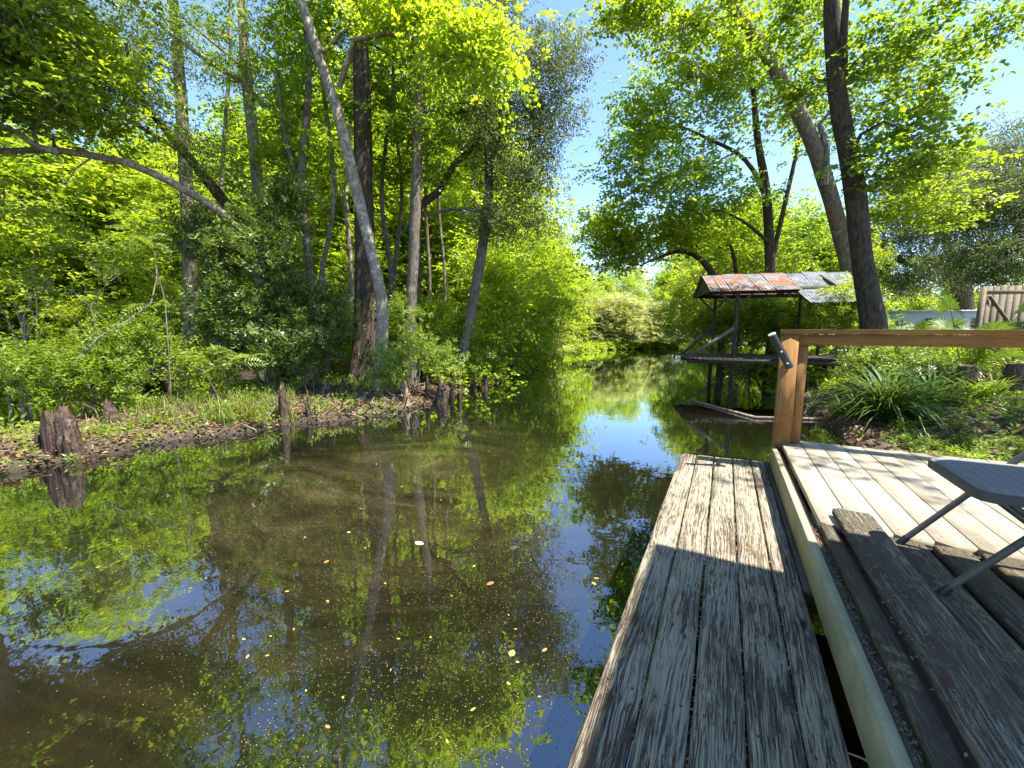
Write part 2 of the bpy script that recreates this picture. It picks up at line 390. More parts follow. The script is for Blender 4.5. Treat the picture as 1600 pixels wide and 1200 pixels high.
def ground(x, y):
    x = np.asarray(x, float); y = np.asarray(y, float)
    w = (vn(x, y, 1.3) - .5) * .5 + (vn(x, y, 3.7) - .5) * .34 + (vn(x, y, 9.1) - .5) * .16
    d = np.minimum(sdf(MAIN, x, y), sdf(SLOUGH, x, y)) + w * .8
    s = lambda a, b: np.clip((d - a) / (b - a), 0, 1) ** 2 * (3 - 2 * np.clip((d - a) / (b - a), 0, 1))
    right = np.clip((x - 4.5 - .1 * y) / 3, 0, 1)
    h = -.5 + .55 * s(-.5, .12) + .14 * s(0, .45) + .20 * s(.3, 2.5) + right * (.30 * s(.8, 3.0) + .22 * s(2.5, 8))
    # steep root-bound mound by the shed walkway
    md = np.hypot((x - 8.3) / 1.0, (y - 9.9) / .9); h = h + .5 * np.exp(-md ** 2 * 1.6) * (d > -.4)
    # mud flat beside the deck
    fl = np.exp(-(((x - 7.2) / 1.6) ** 2 + ((y - 6.6) / 1.1) ** 2)); h = h - .15 * fl * (h > .12)
    return h + (d > 0) * ((vn(x, y, 2.1) - .5) * .12 + (vn(x, y, 6.) - .5) * .10 + (vn(x, y, 14.) - .5) * .05)
_LX = np.arange(-50, 60, .16); _LY = np.arange(-40, 95, .16); _LZ = ground(*np.meshgrid(_LX, _LY, indexing='ij'))
def gz(x, y):
    i = min(max((x + 50) / .16, 0), len(_LX) - 2.001); j = min(max((y + 40) / .16, 0), len(_LY) - 2.001)
    a, b = int(i), int(j); fx, fy = i - a, j - b
    return float((_LZ[a, b] * (1 - fx) + _LZ[a + 1, b] * fx) * (1 - fy) + (_LZ[a, b + 1] * (1 - fx) + _LZ[a + 1, b + 1] * fx) * fy)
g = np.linspace(-1, 1, 330)
gx = 1.5 + 9 * np.sinh(g * 3.9) / np.sinh(1) / 1.15; gy = 9 + 8 * np.sinh(g * 4.1) / np.sinh(1) / 1.15
gx = np.clip(gx, -450, 450); gy = np.clip(gy, -450, 600)
X, Y_ = np.meshgrid(gx, gy, indexing='ij'); Z = ground(X, Y_)
k = 330; i, j = np.meshgrid(np.arange(k - 1), np.arange(k - 1), indexing='ij'); a = i * k + j
gr = link('ground', mesh('ground', np.c_[X.ravel(), Y_.ravel(), Z.ravel()], np.stack([a, a + k, a + k + 1, a + 1], -1).reshape(-1, 4), M_GROUND, True))
tag(gr, kind='structure')
wv_ = np.array([(-120, -90, 0), (60, -90, 0), (60, 90, 0), (-120, 90, 0)], float)
wt = link('water', mesh('water', wv_, np.array([[0, 1, 2, 3]]), M_WATER)); tag(wt, kind='structure')

# ---------------------------------------------------------------- leaves
def rotz(t): c, s = np.cos(t), np.sin(t); o = np.zeros(np.shape(t) + (3, 3)); o[..., 0, 0] = c; o[..., 0, 1] = -s; o[..., 1, 0] = s; o[..., 1, 1] = c; o[..., 2, 2] = 1; return o
def rand_rot(n, tilt):
    """random heading, tilt about a random horizontal axis (radians, normal spread)"""
    a = rng.uniform(0, 2 * np.pi, n); b = rng.normal(0, tilt, n); c = rng.uniform(0, 2 * np.pi, n)
    rx = np.zeros((n, 3, 3)); cb, sb = np.cos(b), np.sin(b); rx[:, 0, 0] = 1; rx[:, 1, 1] = cb; rx[:, 1, 2] = -sb; rx[:, 2, 1] = sb; rx[:, 2, 2] = cb
    return rotz(a) @ rx @ rotz(c)
def one_leaf(pos, az, el, L, W, fold=.25, wide=.45):
    d = np.array([math.cos(az) * math.cos(el), math.sin(az) * math.cos(el), math.sin(el)])
    sd_ = np.array([-math.sin(az), math.cos(az), 0]); up = np.cross(d, sd_)
    roll = rng.normal(0, .5); s2 = sd_ * math.cos(roll) + up * math.sin(roll)
    m_ = pos + d * L * wide
    return [pos, m_ + s2 * W / 2 - up * fold * W * .4, pos + d * L, m_ - s2 * W / 2 - up * fold * W * .4]
def spray_proto(kind):
    V_ = []
    if kind == 'broad':      # 12 wide leaves on a forked twig
        for t in np.linspace(.12, 1, 12):
            az = rng.normal(0, .9); p = np.array([t * .42, rng.normal(0, .07), rng.normal(0, .03) - .05 * t * t])
            V_.append(one_leaf(p, az, rng.normal(-.15, .35), rng.uniform(.085, .13), rng.uniform(.07, .10), .2, .5))
    elif kind == 'small':    # 16 little oval leaves
        for t in np.linspace(.05, 1, 16):
            az = rng.choice([-1, 1]) * rng.uniform(.5, 1.4); p = np.array([t * .36, rng.normal(0, .05), rng.normal(0, .05)])
            V_.append(one_leaf(p, az, rng.normal(.2, .5), rng.uniform(.05, .075), rng.uniform(.024, .036)))
    elif kind == 'feather':  # drooping cypress sprays: rows of narrow leaflets
        for t in np.linspace(.05, 1, 9):
            for sgn in (-1, 1):
                p = np.array([t * .45, 0, -.12 * t * t])
                V_.append(one_leaf(p, sgn * rng.uniform(.7, 1.1), rng.normal(-.2, .15), rng.uniform(.09, .15) * (1.1 - .5 * t), .026, .1))
    elif kind == 'rosette':  # glossy leaves round a shoot tip
        for q in range(13):
            az = q * 2.4; p = np.array([.02 * math.cos(az), .02 * math.sin(az), .012 * q])
            V_.append(one_leaf(p, az, rng.uniform(-.2, .9), rng.uniform(.085, .12), rng.uniform(.032, .042)))
    elif kind == 'compound': # one long pinnate leaf
        for t in np.linspace(.15, 1, 8):
            for sgn in (-1, 1):
                p = np.array([t * .5, 0, .06 * math.sin(t * 3) - .10 * t * t])
                V_.append(one_leaf(p, sgn * 1.15 - .2 * sgn * t, -.1, .15 * math.sin(.5 + 2.2 * t) + .03, .05, .15))
    return np.array(V_)      # (leaves,4,3)
PROTO = {k_: [spray_proto(k_) for _ in range(5)] for k_ in ('broad', 'small', 'feather', 'rosette', 'compound')}
def sprays(kind, pos, scale, tilt=.5, jitter=.3):
    """leaf quads for sprays at pos (n,3)"""
    out = []; n_ = len(pos); which = rng.integers(0, 5, n_)
    for w in range(5):
        s = np.where(which == w)[0]
        if not len(s): continue
        Rm = rand_rot(len(s), tilt); pr = PROTO[kind][w]; sc = scale * rng.uniform(1 - jitter, 1 + jitter, len(s))
        v = np.einsum('nij,lkj->nlki', Rm, pr) * sc[:, None, None, None] + pos[s][:, None, None, :]
        out.append(v.reshape(-1, 4, 3))
    return np.concatenate(out)
LEAFCOUNT = [0]
def leaf_mesh(name, quads, m, origin):
    v = quads.reshape(-1, 3) - np.asarray(origin); k_ = len(quads); LEAFCOUNT[0] += k_
    f = np.arange(k_ * 4).reshape(-1, 4)
    return mesh(name, v, f, m)

# ---------------------------------------------------------------- trees
def grow(trunks, att, tip=.006, up_pen=.5, step=.45, wig=.10, sag=.0):
    """trunks: list of (m,4) arrays x,y,z,r. att: (n,3) leaf cluster centres. Twigs are grown from the nearest wood to each centre."""
    pos = []; par = []; rad = []; tubes = []; plen = []
    for tr in trunks:
        q = resample(tr, step); tubes.append(q)
        for i_, p in enumerate(q):
            pos.append(p[:3]); par.append(len(pos) - 2 if i_ else -1); rad.append(max(p[3], .01)); plen.append(i_ * step * .3)
    pos = list(pos); base = len(pos); P_ = np.array(pos); R_ = np.array(rad); L_ = np.array(plen)
    dist = np.array([np.min(np.linalg.norm(P_ - a_, axis=1)) for a_ in att]); order = np.argsort(dist)
    newt = []
    for o_ in order:
        a_ = att[o_]; dv = a_ - P_; dn = np.linalg.norm(dv, axis=1)
        cost = dn + up_pen * np.maximum(0, -(dv[:, 2])) + .12 * L_ + .25 * np.maximum(0, .6 - dn)
        s = int(np.argmin(cost)); p0 = P_[s]; r0 = min(R_[s] * .62, .012 + .020 * dn[s] + .015)
        k_ = max(2, int(dn[s] / step)); t = np.linspace(0, 1, k_ + 1)[:, None]
        mid = (p0 + a_) / 2 + np.array([0, 0, .10 * dn[s] - sag]) + rng.normal(0, .10 * dn[s], 3)
        c = (1 - t) ** 2 * p0 + 2 * t * (1 - t) * mid + t * t * a_
        c[1:-1] += rng.normal(0, wig * step, (k_ - 1, 3))
        r = np.linspace(r0, tip, k_ + 1)
        newt.append(np.c_[c, r])
        P_ = np.concatenate([P_, c[1:]]); R_ = np.concatenate([R_, r[1:]]); L_ = np.concatenate([L_, L_[s] + t[1:, 0] * dn[s]])
    return tubes, newt
def blob_points(b, n_):
    """b = (centre, (rx,ry,rz)); points biased to the shell"""
    c, r = b; d = rng.normal(0, 1, (n_, 3)); d /= np.linalg.norm(d, axis=1)[:, None]
    return c + d * (rng.uniform(.15, 1, n_) ** .5)[:, None] * np.asarray(r)
def tree(name, label, cat, trunks, blobs, kind, lm, bark, leaf=1., per=26, spread=.42, flat_=.45, tilt=.45, group=None, k=12, flare=0, moss=0, tipr=.006, root=None, extra=None, wob=.03, up_pen=.5, dens=.52):
    """trunks: list of lists of (x,y,z,r); blobs: (centre, radii, clusters)"""
    tr = [np.array(t, float) for t in trunks]; base = tr[0][0][:3] if root is None else np.asarray(root)
    att = np.concatenate([blob_points((c, r), n_) for c, r, n_ in blobs]) if blobs else np.zeros((0, 3))
    keep = att[:, 2] > .12; att = att[keep]
    tubes, twigs = grow(tr, att, tipr, up_pen=up_pen)
    o = thing(name, label, cat, base, group=group)
    mb = MB()
    for i_, q in enumerate(tubes): mb.tube(q[:, :3], q[:, 3], k if i_ == 0 else 8, wob=wob, seed=i_, flute=flare if i_ == 0 else 0)
    mb.build('trunk', bark, o, smooth=True, origin=base)
    if twigs:
        mb = MB()
        for q in twigs: mb.tube(q[:, :3], q[:, 3], 5 if q[0, 3] > .03 else 4, cap=False)
        tag(mb.build('limbs', bark, o, smooth=True, origin=base), kind='stuff')
        pts = []
        for q in twigs:
            n_ = max(2, int(per * dens * rng.uniform(.3, 1.7)))
            w = rng.random(n_); w = 1 - w * w * .7
            idx = w * (len(q) - 1); i0 = np.floor(idx).astype(int).clip(0, len(q) - 2); fr_ = (idx - i0)[:, None]
            c = q[i0, :3] * (1 - fr_) + q[i0 + 1, :3] * fr_
            off = rng.normal(0, 1, (n_, 3)) * np.array([spread, spread, spread * flat_]) * (.35 + w[:, None])
            pts.append(c + off)
        pts = np.concatenate(pts)
        ql = sprays(kind, pts, leaf, tilt)
        if extra is not None: ql = np.concatenate([ql, extra])
        ql = ql[ql[:, :, 2].min(1) > .02]
        tag(link('crown', leaf_mesh('crown', ql, lm, base), o), kind='stuff')
        if moss:
            anchors = np.concatenate([q[:, :3] for q in twigs]); a_ = anchors[rng.integers(0, len(anchors), moss)]
            tag(link('hanging_moss', moss_mesh(a_, base), o), kind='stuff')
    return o
def moss_mesh(anchors, base, L=(.4, 1.3), n_s=9):
    quads = []
    for a_ in anchors:
        ln = rng.uniform(*L)
        for s in range(n_s):
            p = a_ + rng.normal(0, .05, 3) * np.array([1.4, 1.4, .3]); l2 = ln * rng.uniform(.4, 1); w = rng.uniform(.012, .03)
            az = rng.uniform(0, 6.28); d = np.array([math.cos(az), math.sin(az), 0]) * w; k_ = 4
            prev = p
            for t in range(k_):
                nx = p + np.array([rng.normal(0, .03), rng.normal(0, .03), -l2 * (t + 1) / k_]); f0 = 1 - t / k_; f1 = 1 - (t + 1) / k_
                quads.append([prev - d * f0, prev + d * f0, nx + d * f1 * .9 , nx - d * f1 * .9]); prev = nx
    return leaf_mesh('hanging_moss', np.array(quads), L_MOSS, base)
def tp(pts, Y, r):                           # trunk polyline: photo px, distance Y or list, radius list
    n_ = len(pts); Ys = np.broadcast_to(Y, (n_,)) if np.ndim(Y) == 0 else np.interp(np.linspace(0, 1, n_), np.linspace(0, 1, len(Y)), Y)
    rs = np.interp(np.linspace(0, 1, n_), np.linspace(0, 1, len(r)), r)
    return [(*P(px, py, yy), rr) for (px, py), yy, rr in zip(pts, Ys, rs)]
def foot(t, depth=.3):                       # carry the first point down into the ground
    x, y, z_, r = t[0]; g0 = gz(x, y) - depth
    if z_ > g0 + .1: t = [(x, y, g0, r * 1.15)] + ([(x, y, z_, r)] + t[1:] if z_ > g0 + .5 else t[1:])
    return t
def bl(px, py, Y, rx, ry, dep, n_): return (P(px, py, Y), (rx * Y / F, dep, ry * Y / F), n_)

# ---- the left bank
t = foot(tp([(590, 598), (598, 500), (591, 440), (572, 360), (549, 265), (526, 170), (498, 85), (470, 0), (440, -110), (420, -220)], [11.6, 11.2], [.18, .155, .145, .135, .105, .05]))
tree('leaning_tree', 'pale leaning tree with smooth blotched bark on the left bank, forking high up', 'tree',
     [t, tp([(530, 138), (545, 90), (556, 62), (605, 52), (640, 60), (682, 42), (730, 58), (760, 80)], [11.3, 9.6], [.075, .05, .015]),
      tp([(506, 82), (530, 55), (552, 35), (570, 18)], [11.3, 11.], [.05, .02])],
     [bl(625, 22, 10.8, 85, 34, .9, 28), bl(720, 60, 10., 75, 40, .8, 20), bl(430, -170, 11, 240, 90, 2.4, 16), bl(520, -360, 11, 200, 120, 2.4, 26), bl(780, 95, 9.6, 40, 40, .5, 10)],
     'broad', L_BRIGHT, B_PALE, 1.05, 26, .34, flare=.0, group=None)
t = foot(tp([(572, 575), (571, 520), (569, 400), (567, 250), (564, 115), (560, -60), (560, -200)], 13.2, [.50, .34, .28, .26, .24, .16, .07]))
tree('cypress_tree', 'thick dark straight trunk standing just behind the pale leaning tree', 'tree', [t],
     [bl(600, 60, 14.4, 120, 90, 1.3, 34), bl(560, -180, 13.6, 200, 120, 2.5, 16), bl(620, 230, 14.6, 60, 60, 1., 14)], 'feather', L_MID, B_DARK, 1.25, 30, .42, flare=.25, k=18)
t = foot(tp([(640, 600), (641, 500), (646, 400), (650, 300), (653, 200), (655, 60), (650, -100)], 13., [.22, .17, .16, .15, .1]))
tree('slender_tree', 'straight grey brown trunk right of the pale leaning tree, its foot behind leafy sprouts', 'tree', [t],
     [bl(670, 170, 13.4, 60, 100, 1., 36), bl(650, 20, 13.4, 80, 60, 1.2, 22), bl(650, -110, 13, 130, 80, 1.8, 12)], 'broad', L_MID, B_GREY, .95, 26, .36)
# the tree over the bend with a grey small-leaved crown against the sky
t = foot(tp([(716, 578), (732, 510), (750, 410), (762, 320), (764, 240), (764, 150), (768, 60), (765, -20)], [14.4, 13.6], [.20, .17, .15, .13, .08, .03]))
tree('leaning_oak', 'curved slim tree leaning over the bend with grey green crown against the sky', 'tree',
     [t, tp([(758, 333), (735, 327), (700, 327), (661, 338), (640, 348), (622, 372)], 13.8, [.07, .05, .02]),
      tp([(764, 208), (775, 178), (800, 162), (828, 155), (848, 147)], [13.8, 13.2], [.06, .015])],
     [bl(785, 120, 13.6, 65, 75, 1.4, 60), bl(862, 110, 13.3, 45, 50, 1., 34), bl(800, 215, 13.4, 75, 35, 1.2, 38), bl(815, 262, 13.3, 65, 40, 1.1, 38), bl(770, 28, 13.8, 50, 40, 1., 22), bl(800, 345, 13.6, 80, 28, 1.2, 40), bl(855, 170, 13.2, 40, 40, .7, 18)],
     'small', L_GREY, B_GREY, 1.35, 22, .22, flat_=.8, tilt=.9)
t = foot(tp([(655, 560), (652, 450), (655, 322), (685, 300), (709, 258), (744, 227), (764, 203)], [14.0, 13.9], [.16, .13, .10, .06]))
tree('crooked_tree', 'dark bough sweeping up to the right between two straight trunks', 'tree', [t],
     [bl(720, 180, 14, 40, 60, .8, 26), bl(700, 240, 14.1, 60, 50, .9, 26), bl(760, 190, 13.8, 40, 40, .6, 12)], 'small', L_MID, B_DARK, 1.1, 22, .26)
t = foot(tp([(425, 575), (418, 460), (408, 350), (398, 240), (388, 140), (380, 50), (374, -60), (370, -170)], 13.6, [.24, .19, .17, .16, .14, .10, .05]))
tree('tall_tree', 'tall pale furrowed trunk rising through the open sky gap on the left', 'tree',
     [t, tp([(412, 165), (378, 128), (330, 98), (290, 70), (245, 35), (200, -5)], [13.6, 12.6], [.09, .07, .03]),
      tp([(385, 110), (352, 82), (300, 40), (262, 5)], [13.5, 12.5], [.05, .02])],
     [bl(330, 60, 13, 110, 60, 1.5, 26), bl(370, -120, 13.6, 180, 90, 2.2, 16), bl(425, 120, 14, 50, 80, 1.1, 20), bl(240, 10, 12.8, 60, 30, 1., 14)], 'small', L_MID, B_PALE, 1.15, 22, .3)
t = foot(tp([(490, 580), (487, 470), (480, 380), (470, 290), (478, 200), (482, 100), (470, -30)], 12.8, [.14, .12, .11, .10, .05]))
tree('twin_stem_tree', 'thin brown trunk hung with bright leaves left of the pale leaning tree', 'tree',
     [t, tp([(478, 330), (452, 240), (438, 170), (434, 80)], [12.8, 12.6], [.07, .06, .02])],
     [bl(455, 110, 13.2, 55, 85, 1., 34), bl(465, 240, 13.2, 50, 50, .8, 18), bl(450, -40, 12.8, 110, 70, 1.6, 24)], 'broad', L_MID, B_GREY, .9, 24, .32)
t = foot(tp([(438, 560), (410, 420), (372, 345), (330, 290), (282, 230), (238, 178), (195, 122)], [12.8, 11.6], [.20, .17, .14, .11, .05]))
tree('arching_tree', 'dark leaning trunk reaching up and left across the blue sky gap', 'tree',
     [t, tp([(290, 240), (230, 205), (190, 182), (150, 165), (60, 160)], [11.9, 10.8], [.06, .04, .015])],
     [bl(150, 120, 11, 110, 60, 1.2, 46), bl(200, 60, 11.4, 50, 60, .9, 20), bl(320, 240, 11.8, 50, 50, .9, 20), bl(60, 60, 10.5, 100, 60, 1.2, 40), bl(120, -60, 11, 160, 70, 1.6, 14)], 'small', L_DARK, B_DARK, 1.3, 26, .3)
t = foot(tp([(420, 560), (400, 420), (350, 335), (300, 303), (262, 282), (205, 256), (150, 244), (85, 234), (0, 236), (-90, 260)], [12.2, 8.6], [.13, .105, .09, .075, .065, .04]))
tree('overhanging_tree', 'long pale low bough reaching left from the dark thicket, lichen on its bark', 'tree',
     [t, tp([(90, 238), (55, 228), (28, 208), (-10, 190), (-60, 150)], [9, 8.3], [.07, .05, .03]),
      tp([(60, 232), (52, 205), (62, 185), (95, 160), (105, 130), (80, 120), (20, 125)], [8.9, 8.5], [.03, .02]),
      tp([(75, 175), (45, 150), (10, 128), (-30, 120)], [8.7, 8.3], [.025, .012]),
      tp([(150, 242), (120, 262), (108, 280), (95, 288)], [9.3, 9], [.02, .008])],
     [bl(80, 90, 8.8, 120, 60, 1., 30), bl(150, 150, 9.3, 90, 50, .9, 22), bl(40, 20, 8.6, 120, 50, 1., 24), bl(20, 320, 9.2, 60, 40, .6, 8), bl(130, 200, 9.4, 80, 26, .6, 12)], 'broad', L_BRIGHT, B_PALE, .85, 20, .3, moss=14)
for px_, bend, Y0, r0, top, lb in ((604, 8, 14.6, .09, 120, 'dark slim stem just right of the thick cypress trunk'), (622, -6, 15.2, .08, 150, 'second dark slim stem, right of the cypress trunk'), (690, 5, 16.5, .07, 100, 'very thin straight stem between crooked bough and curved tree'),
      (512, -10, 13.8, .09, 60, 'slim stem left of the cypress trunk in the half shade'), (545, 4, 17, .10, 140, 'pale slim stem glimpsed left of the cypress trunk'), (352, 6, 16, .09, 60, 'pale slim stem in front of the sky gap'), (452, -14, 14.8, .08, 90, 'thin mottled stem right of the tall pale trunk'), (668, 3, 17.5, .08, 80, 'grey slim stem right of the straight grey brown trunk')):
    t = foot(tp([(px_, 575), (px_ + bend, 440), (px_ - bend, 300), (px_ + bend * 1.4, top), (px_, top - 160)], Y0, [r0 * 1.2, r0, r0 * .8, r0 * .6, r0 * .2]))
    tree('slim_tree', lb, 'tree', [t], [bl(px_, top, Y0, 34, 60, .7, 12), bl(px_ + 10, top + 120, Y0, 30, 50, .6, 8)], 'broad', L_MID, B_GREY if px_ > 600 else B_PALE, 1.0, 20, .3, k=8)
t = foot(tp([(300, 570), (296, 400), (286, 200), (270, 0), (250, -200), (240, -420)], 15.5, [.26, .22, .19, .15, .1, .04]))
tree('high_tree', 'slim straight trunk set back in the woods left of the evergreen thicket', 'tree', [t],
     [bl(240, -330, 15, 200, 110, 2.4, 34), bl(90, -200, 14, 120, 90, 2, 14), bl(330, -190, 15.5, 90, 70, 1.6, 8)], 'broad', L_MID, B_GREY, 1.6, 26, .45)
t = foot(tp([(-130, 640), (-140, 450), (-150, 200), (-160, -100), (-170, -350)], 7.6, [.24, .2, .17, .13, .05]))
tree('riverside_tree', 'tall riverside tree rising just past the left end of the bank', 'tree', [t],
     [bl(-110, 90, 7.8, 60, 90, 1., 40), bl(90, -100, 8.4, 120, 60, 1., 14), bl(-130, -90, 7.8, 90, 110, 1.2, 44), bl(-260, 120, 8, 100, 120, 1.3, 30), bl(-170, -330, 7.6, 190, 130, 1.8, 60), bl(60, -480, 8, 200, 120, 1.8, 44), bl(-300, -150, 8, 130, 100, 1.4, 20)], 'broad', L_MID, B_GREY, 1.1, 24, .34)
# ---- dark broadleaf evergreen thicket
def bush(name, label, spec, kind, lm, bark, leaf, per, spread, base_px, Yb, stems=5, group=None, flat_=.8, tilt=.7, cat='shrub'):
    b = P(*base_px, Yb); bx, by = b[0], b[1]; z0 = gz(bx, by) - .1; tr = []
    cs = [s[0] for s in spec]
    for s_ in range(stems):
        c = cs[s_ % len(cs)] + rng.normal(0, .35, 3); p0 = np.array([bx + rng.normal(0, .2), by + rng.normal(0, .2), z0])
        ln = np.linalg.norm(c - p0); m1 = p0 + (c - p0) * .35 + rng.normal(0, .09, 3) * ln; m2 = p0 + (c - p0) * .7 + rng.normal(0, .08, 3) * ln
        r0 = .012 + .007 * ln
        tr.append([(*p0, r0), (*m1, r0 * .7), (*m2, r0 * .45), (*c, .006)])
    return tree(name, label, cat, tr, spec, kind, lm, bark, leaf, per, spread, flat_, tilt, group, k=7, root=(bx, by, z0))
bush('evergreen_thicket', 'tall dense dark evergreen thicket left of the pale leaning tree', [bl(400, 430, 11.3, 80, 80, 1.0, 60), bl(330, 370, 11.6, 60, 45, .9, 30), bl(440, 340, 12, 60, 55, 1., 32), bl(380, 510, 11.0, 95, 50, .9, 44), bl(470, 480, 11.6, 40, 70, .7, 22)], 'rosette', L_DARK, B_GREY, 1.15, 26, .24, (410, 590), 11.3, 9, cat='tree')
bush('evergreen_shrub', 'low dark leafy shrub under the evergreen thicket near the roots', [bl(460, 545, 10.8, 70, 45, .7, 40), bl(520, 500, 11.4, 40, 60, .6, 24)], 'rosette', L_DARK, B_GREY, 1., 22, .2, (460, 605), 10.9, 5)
bush('sprouting_bush', 'fresh green leafy sprouts around the foot of the pale leaning tree', [bl(615, 565, 10.9, 34, 18, .4, 14), bl(665, 548, 11.6, 44, 30, .5, 22), bl(597, 590, 10.6, 18, 12, .2, 7), bl(695, 572, 11.6, 34, 16, .4, 12), bl(640, 500, 12.6, 50, 40, .6, 14)], 'rosette', L_FERN, B_GREY, .85, 22, .17, (640, 618), 11.3, 8)
bush('leafy_sapling', 'bright green sapling of feathery compound leaves above the grassy bank', [bl(338, 562, 9.3, 40, 18, .35, 20)], 'compound', L_FERN, B_GREY, .75, 5, .12, (336, 635), 9.3, 2, flat_=.4, tilt=.35, cat='sapling')
bush('bank_shrub', 'tangled green shrub behind the fluted stump at the far left', [bl(150, 590, 8.6, 80, 45, .7, 46), bl(60, 580, 8.2, 70, 40, .6, 30), bl(200, 545, 9.2, 60, 40, .6, 28)], 'rosette', L_MID, B_GREY, .9, 20, .2, (150, 680), 8.3, 9)
bush('broadleaf_sapling', 'thin sapling with big dark drooping leaves before the bright woods', [bl(160, 400, 9.2, 60, 40, .5, 12), bl(225, 375, 9.4, 30, 14, .2, 8), bl(110, 470, 9.0, 60, 40, .5, 12), bl(240, 500, 9.4, 40, 30, .4, 9)], 'compound', L_MID, B_GREY, .75, 4, .2, (190, 660), 8.9, 4, flat_=.5, cat='sapling')
bush('dead_shrub', 'bare curving pale stems of an old shrub at the far left', [bl(50, 430, 9.2, 50, 40, .4, 8)], 'broad', L_BRIGHT, B_PALE, .8, 5, .2, (20, 590), 9.2, 5)
bush('waterside_bush', 'bright yellow green bush right of the curved leaning tree', [bl(800, 440, 17.5, 70, 55, 1.5, 56), bl(770, 500, 16.5, 50, 40, 1., 34), bl(840, 490, 19, 45, 45, 1.2, 34), bl(760, 400, 17, 50, 40, 1., 26), bl(800, 538, 18.4, 40, 16, .6, 22)], 'broad', L_BRIGHT, B_GREY, 1.05, 24, .36, (790, 560), 18, 7)
bush('hanging_bush', 'grey green bush drooping over the water along the left bend', [bl(850, 400, 23, 45, 45, 1.5, 40), bl(862, 480, 25, 38, 40, 1.5, 40), bl(880, 450, 27, 30, 36, 1.5, 24), bl(835, 535, 21, 36, 14, .6, 22), bl(855, 532, 26, 26, 12, 1., 20)], 'small', L_BRIGHT, B_GREY, 1.7, 24, .45, (865, 545), 26, 6)

# ---- the right bank
t = foot(tp([(1366, 530), (1358, 470), (1346, 400), (1336, 300), (1322, 220), (1308, 140), (1302, 60), (1298, -20), (1290, -160)], [10.6, 10.2], [.28, .235, .205, .19, .175, .15, .08]))
tree('shade_tree', 'big dark trunk rising in front of the tin roof on the right', 'tree',
     [t, tp([(1316, 120), (1318, 60), (1322, 0), (1345, -80)], [10.3, 9.6], [.10, .04]),
      tp([(1326, 250), (1345, 210), (1380, 190), (1420, 205)], [10.3, 9.3], [.05, .01])],
     [bl(1420, 60, 10.2, 85, 65, 1.1, 26), bl(1440, 180, 9.9, 60, 55, .9, 16), bl(1400, 250, 9.9, 50, 36, .7, 13), bl(1250, 110, 11.4, 38, 60, .7, 13), bl(1245, 20, 11.4, 50, 40, .8, 12), bl(1420, -120, 11.2, 170, 80, 2., 12)], 'broad', L_MID, B_DARK, 1.0, 24, .32, k=16, wob=.04)
t = foot(tp([(1345, 520), (1332, 440), (1315, 370), (1296, 300), (1270, 225), (1240, 160), (1212, 108), (1180, 58), (1140, 5), (1080, -70)], [17, 15.5], [.34, .29, .26, .24, .22, .16, .08]))
tree('leaning_sweetgum', 'thick pale trunk leaning left above the tin-roofed shed', 'tree',
     [t, tp([(1288, 290), (1292, 230), (1280, 195), (1300, 170)], [16.2, 16.], [.12, .05])],
     [bl(1110, 70, 16.5, 80, 50, 1.6, 22), bl(1250, 60, 18, 70, 60, 1.5, 18), bl(1040, 20, 15, 80, 25, 1.2, 18), bl(1430, 300, 15.6, 65, 55, 1.5, 34), bl(1400, 140, 16.4, 80, 80, 1.6, 30), bl(1270, -120, 15.6, 190, 80, 3, 14), bl(1260, 200, 18, 50, 50, 1.0, 14), bl(970, 12, 14.2, 60, 16, 1., 16)], 'broad', L_BRIGHT, B_GREY, 1.25, 26, .42, moss=26)
t = foot(tp([(1207, 545), (1204, 440), (1201, 350), (1196, 290), (1184, 220), (1176, 130), (1166, 40)], [19, 18.4], [.28, .21, .18, .15, .10, .04]))
tree('maple_tree', 'wide green tree spreading over the river behind the shed', 'tree',
     [t, tp([(1197, 310), (1176, 265), (1150, 238), (1108, 218), (1060, 198), (1010, 214)], [18.7, 17.5], [.10, .07, .02]),
      tp([(1208, 400), (1226, 320), (1242, 250), (1250, 200), (1246, 140)], [18.9, 18.9], [.11, .08, .03]),
      tp([(1203, 380), (1160, 345), (1110, 325), (1060, 318)], [18.8, 17.6], [.08, .02])],
     [bl(1070, 160, 17.5, 100, 65, 2., 42), bl(1000, 210, 17, 50, 45, 1.4, 24), bl(1010, 280, 17, 75, 34, 1.4, 26), bl(1110, 290, 18, 100, 45, 1.6, 36), bl(1150, 100, 18.6, 80, 50, 1.6, 22), bl(1250, 330, 20, 80, 50, 1.6, 22)], 'broad', L_MID, B_DARK, 1.3, 24, .42)
t = foot(tp([(1128, 530), (1122, 450), (1098, 408), (1068, 392), (1035, 400), (1000, 415)], [22, 20.5], [.20, .17, .14, .08, .03]))
tree('bowed_tree', 'low bowed tree arching left over the water above the shed end', 'tree',
     [t, tp([(1155, 540), (1150, 430), (1142, 385), (1120, 350)], 21.5, [.14, .10, .04])],
     [bl(1010, 370, 20.5, 100, 32, 2., 66), bl(950, 350, 20, 50, 30, 1.2, 30), bl(1100, 360, 21.5, 80, 35, 1.6, 44), bl(960, 400, 20.5, 50, 18, 1., 18)], 'broad', L_BRIGHT, B_DARK, 1.35, 24, .46)
bush('bank_thicket', 'bright leafy thicket along the right bank behind the shed posts', [bl(1070, 480, 25, 40, 60, 2, 60), bl(1130, 500, 20, 60, 35, 1.4, 56), bl(1200, 490, 18.6, 70, 40, 1.2, 56), bl(1270, 500, 17.5, 60, 30, 1.0, 40), bl(1180, 430, 22, 90, 40, 1.5, 50)], 'rosette', L_BRIGHT, B_GREY, 1.9, 18, .36, (1170, 545), 19.5, 12)

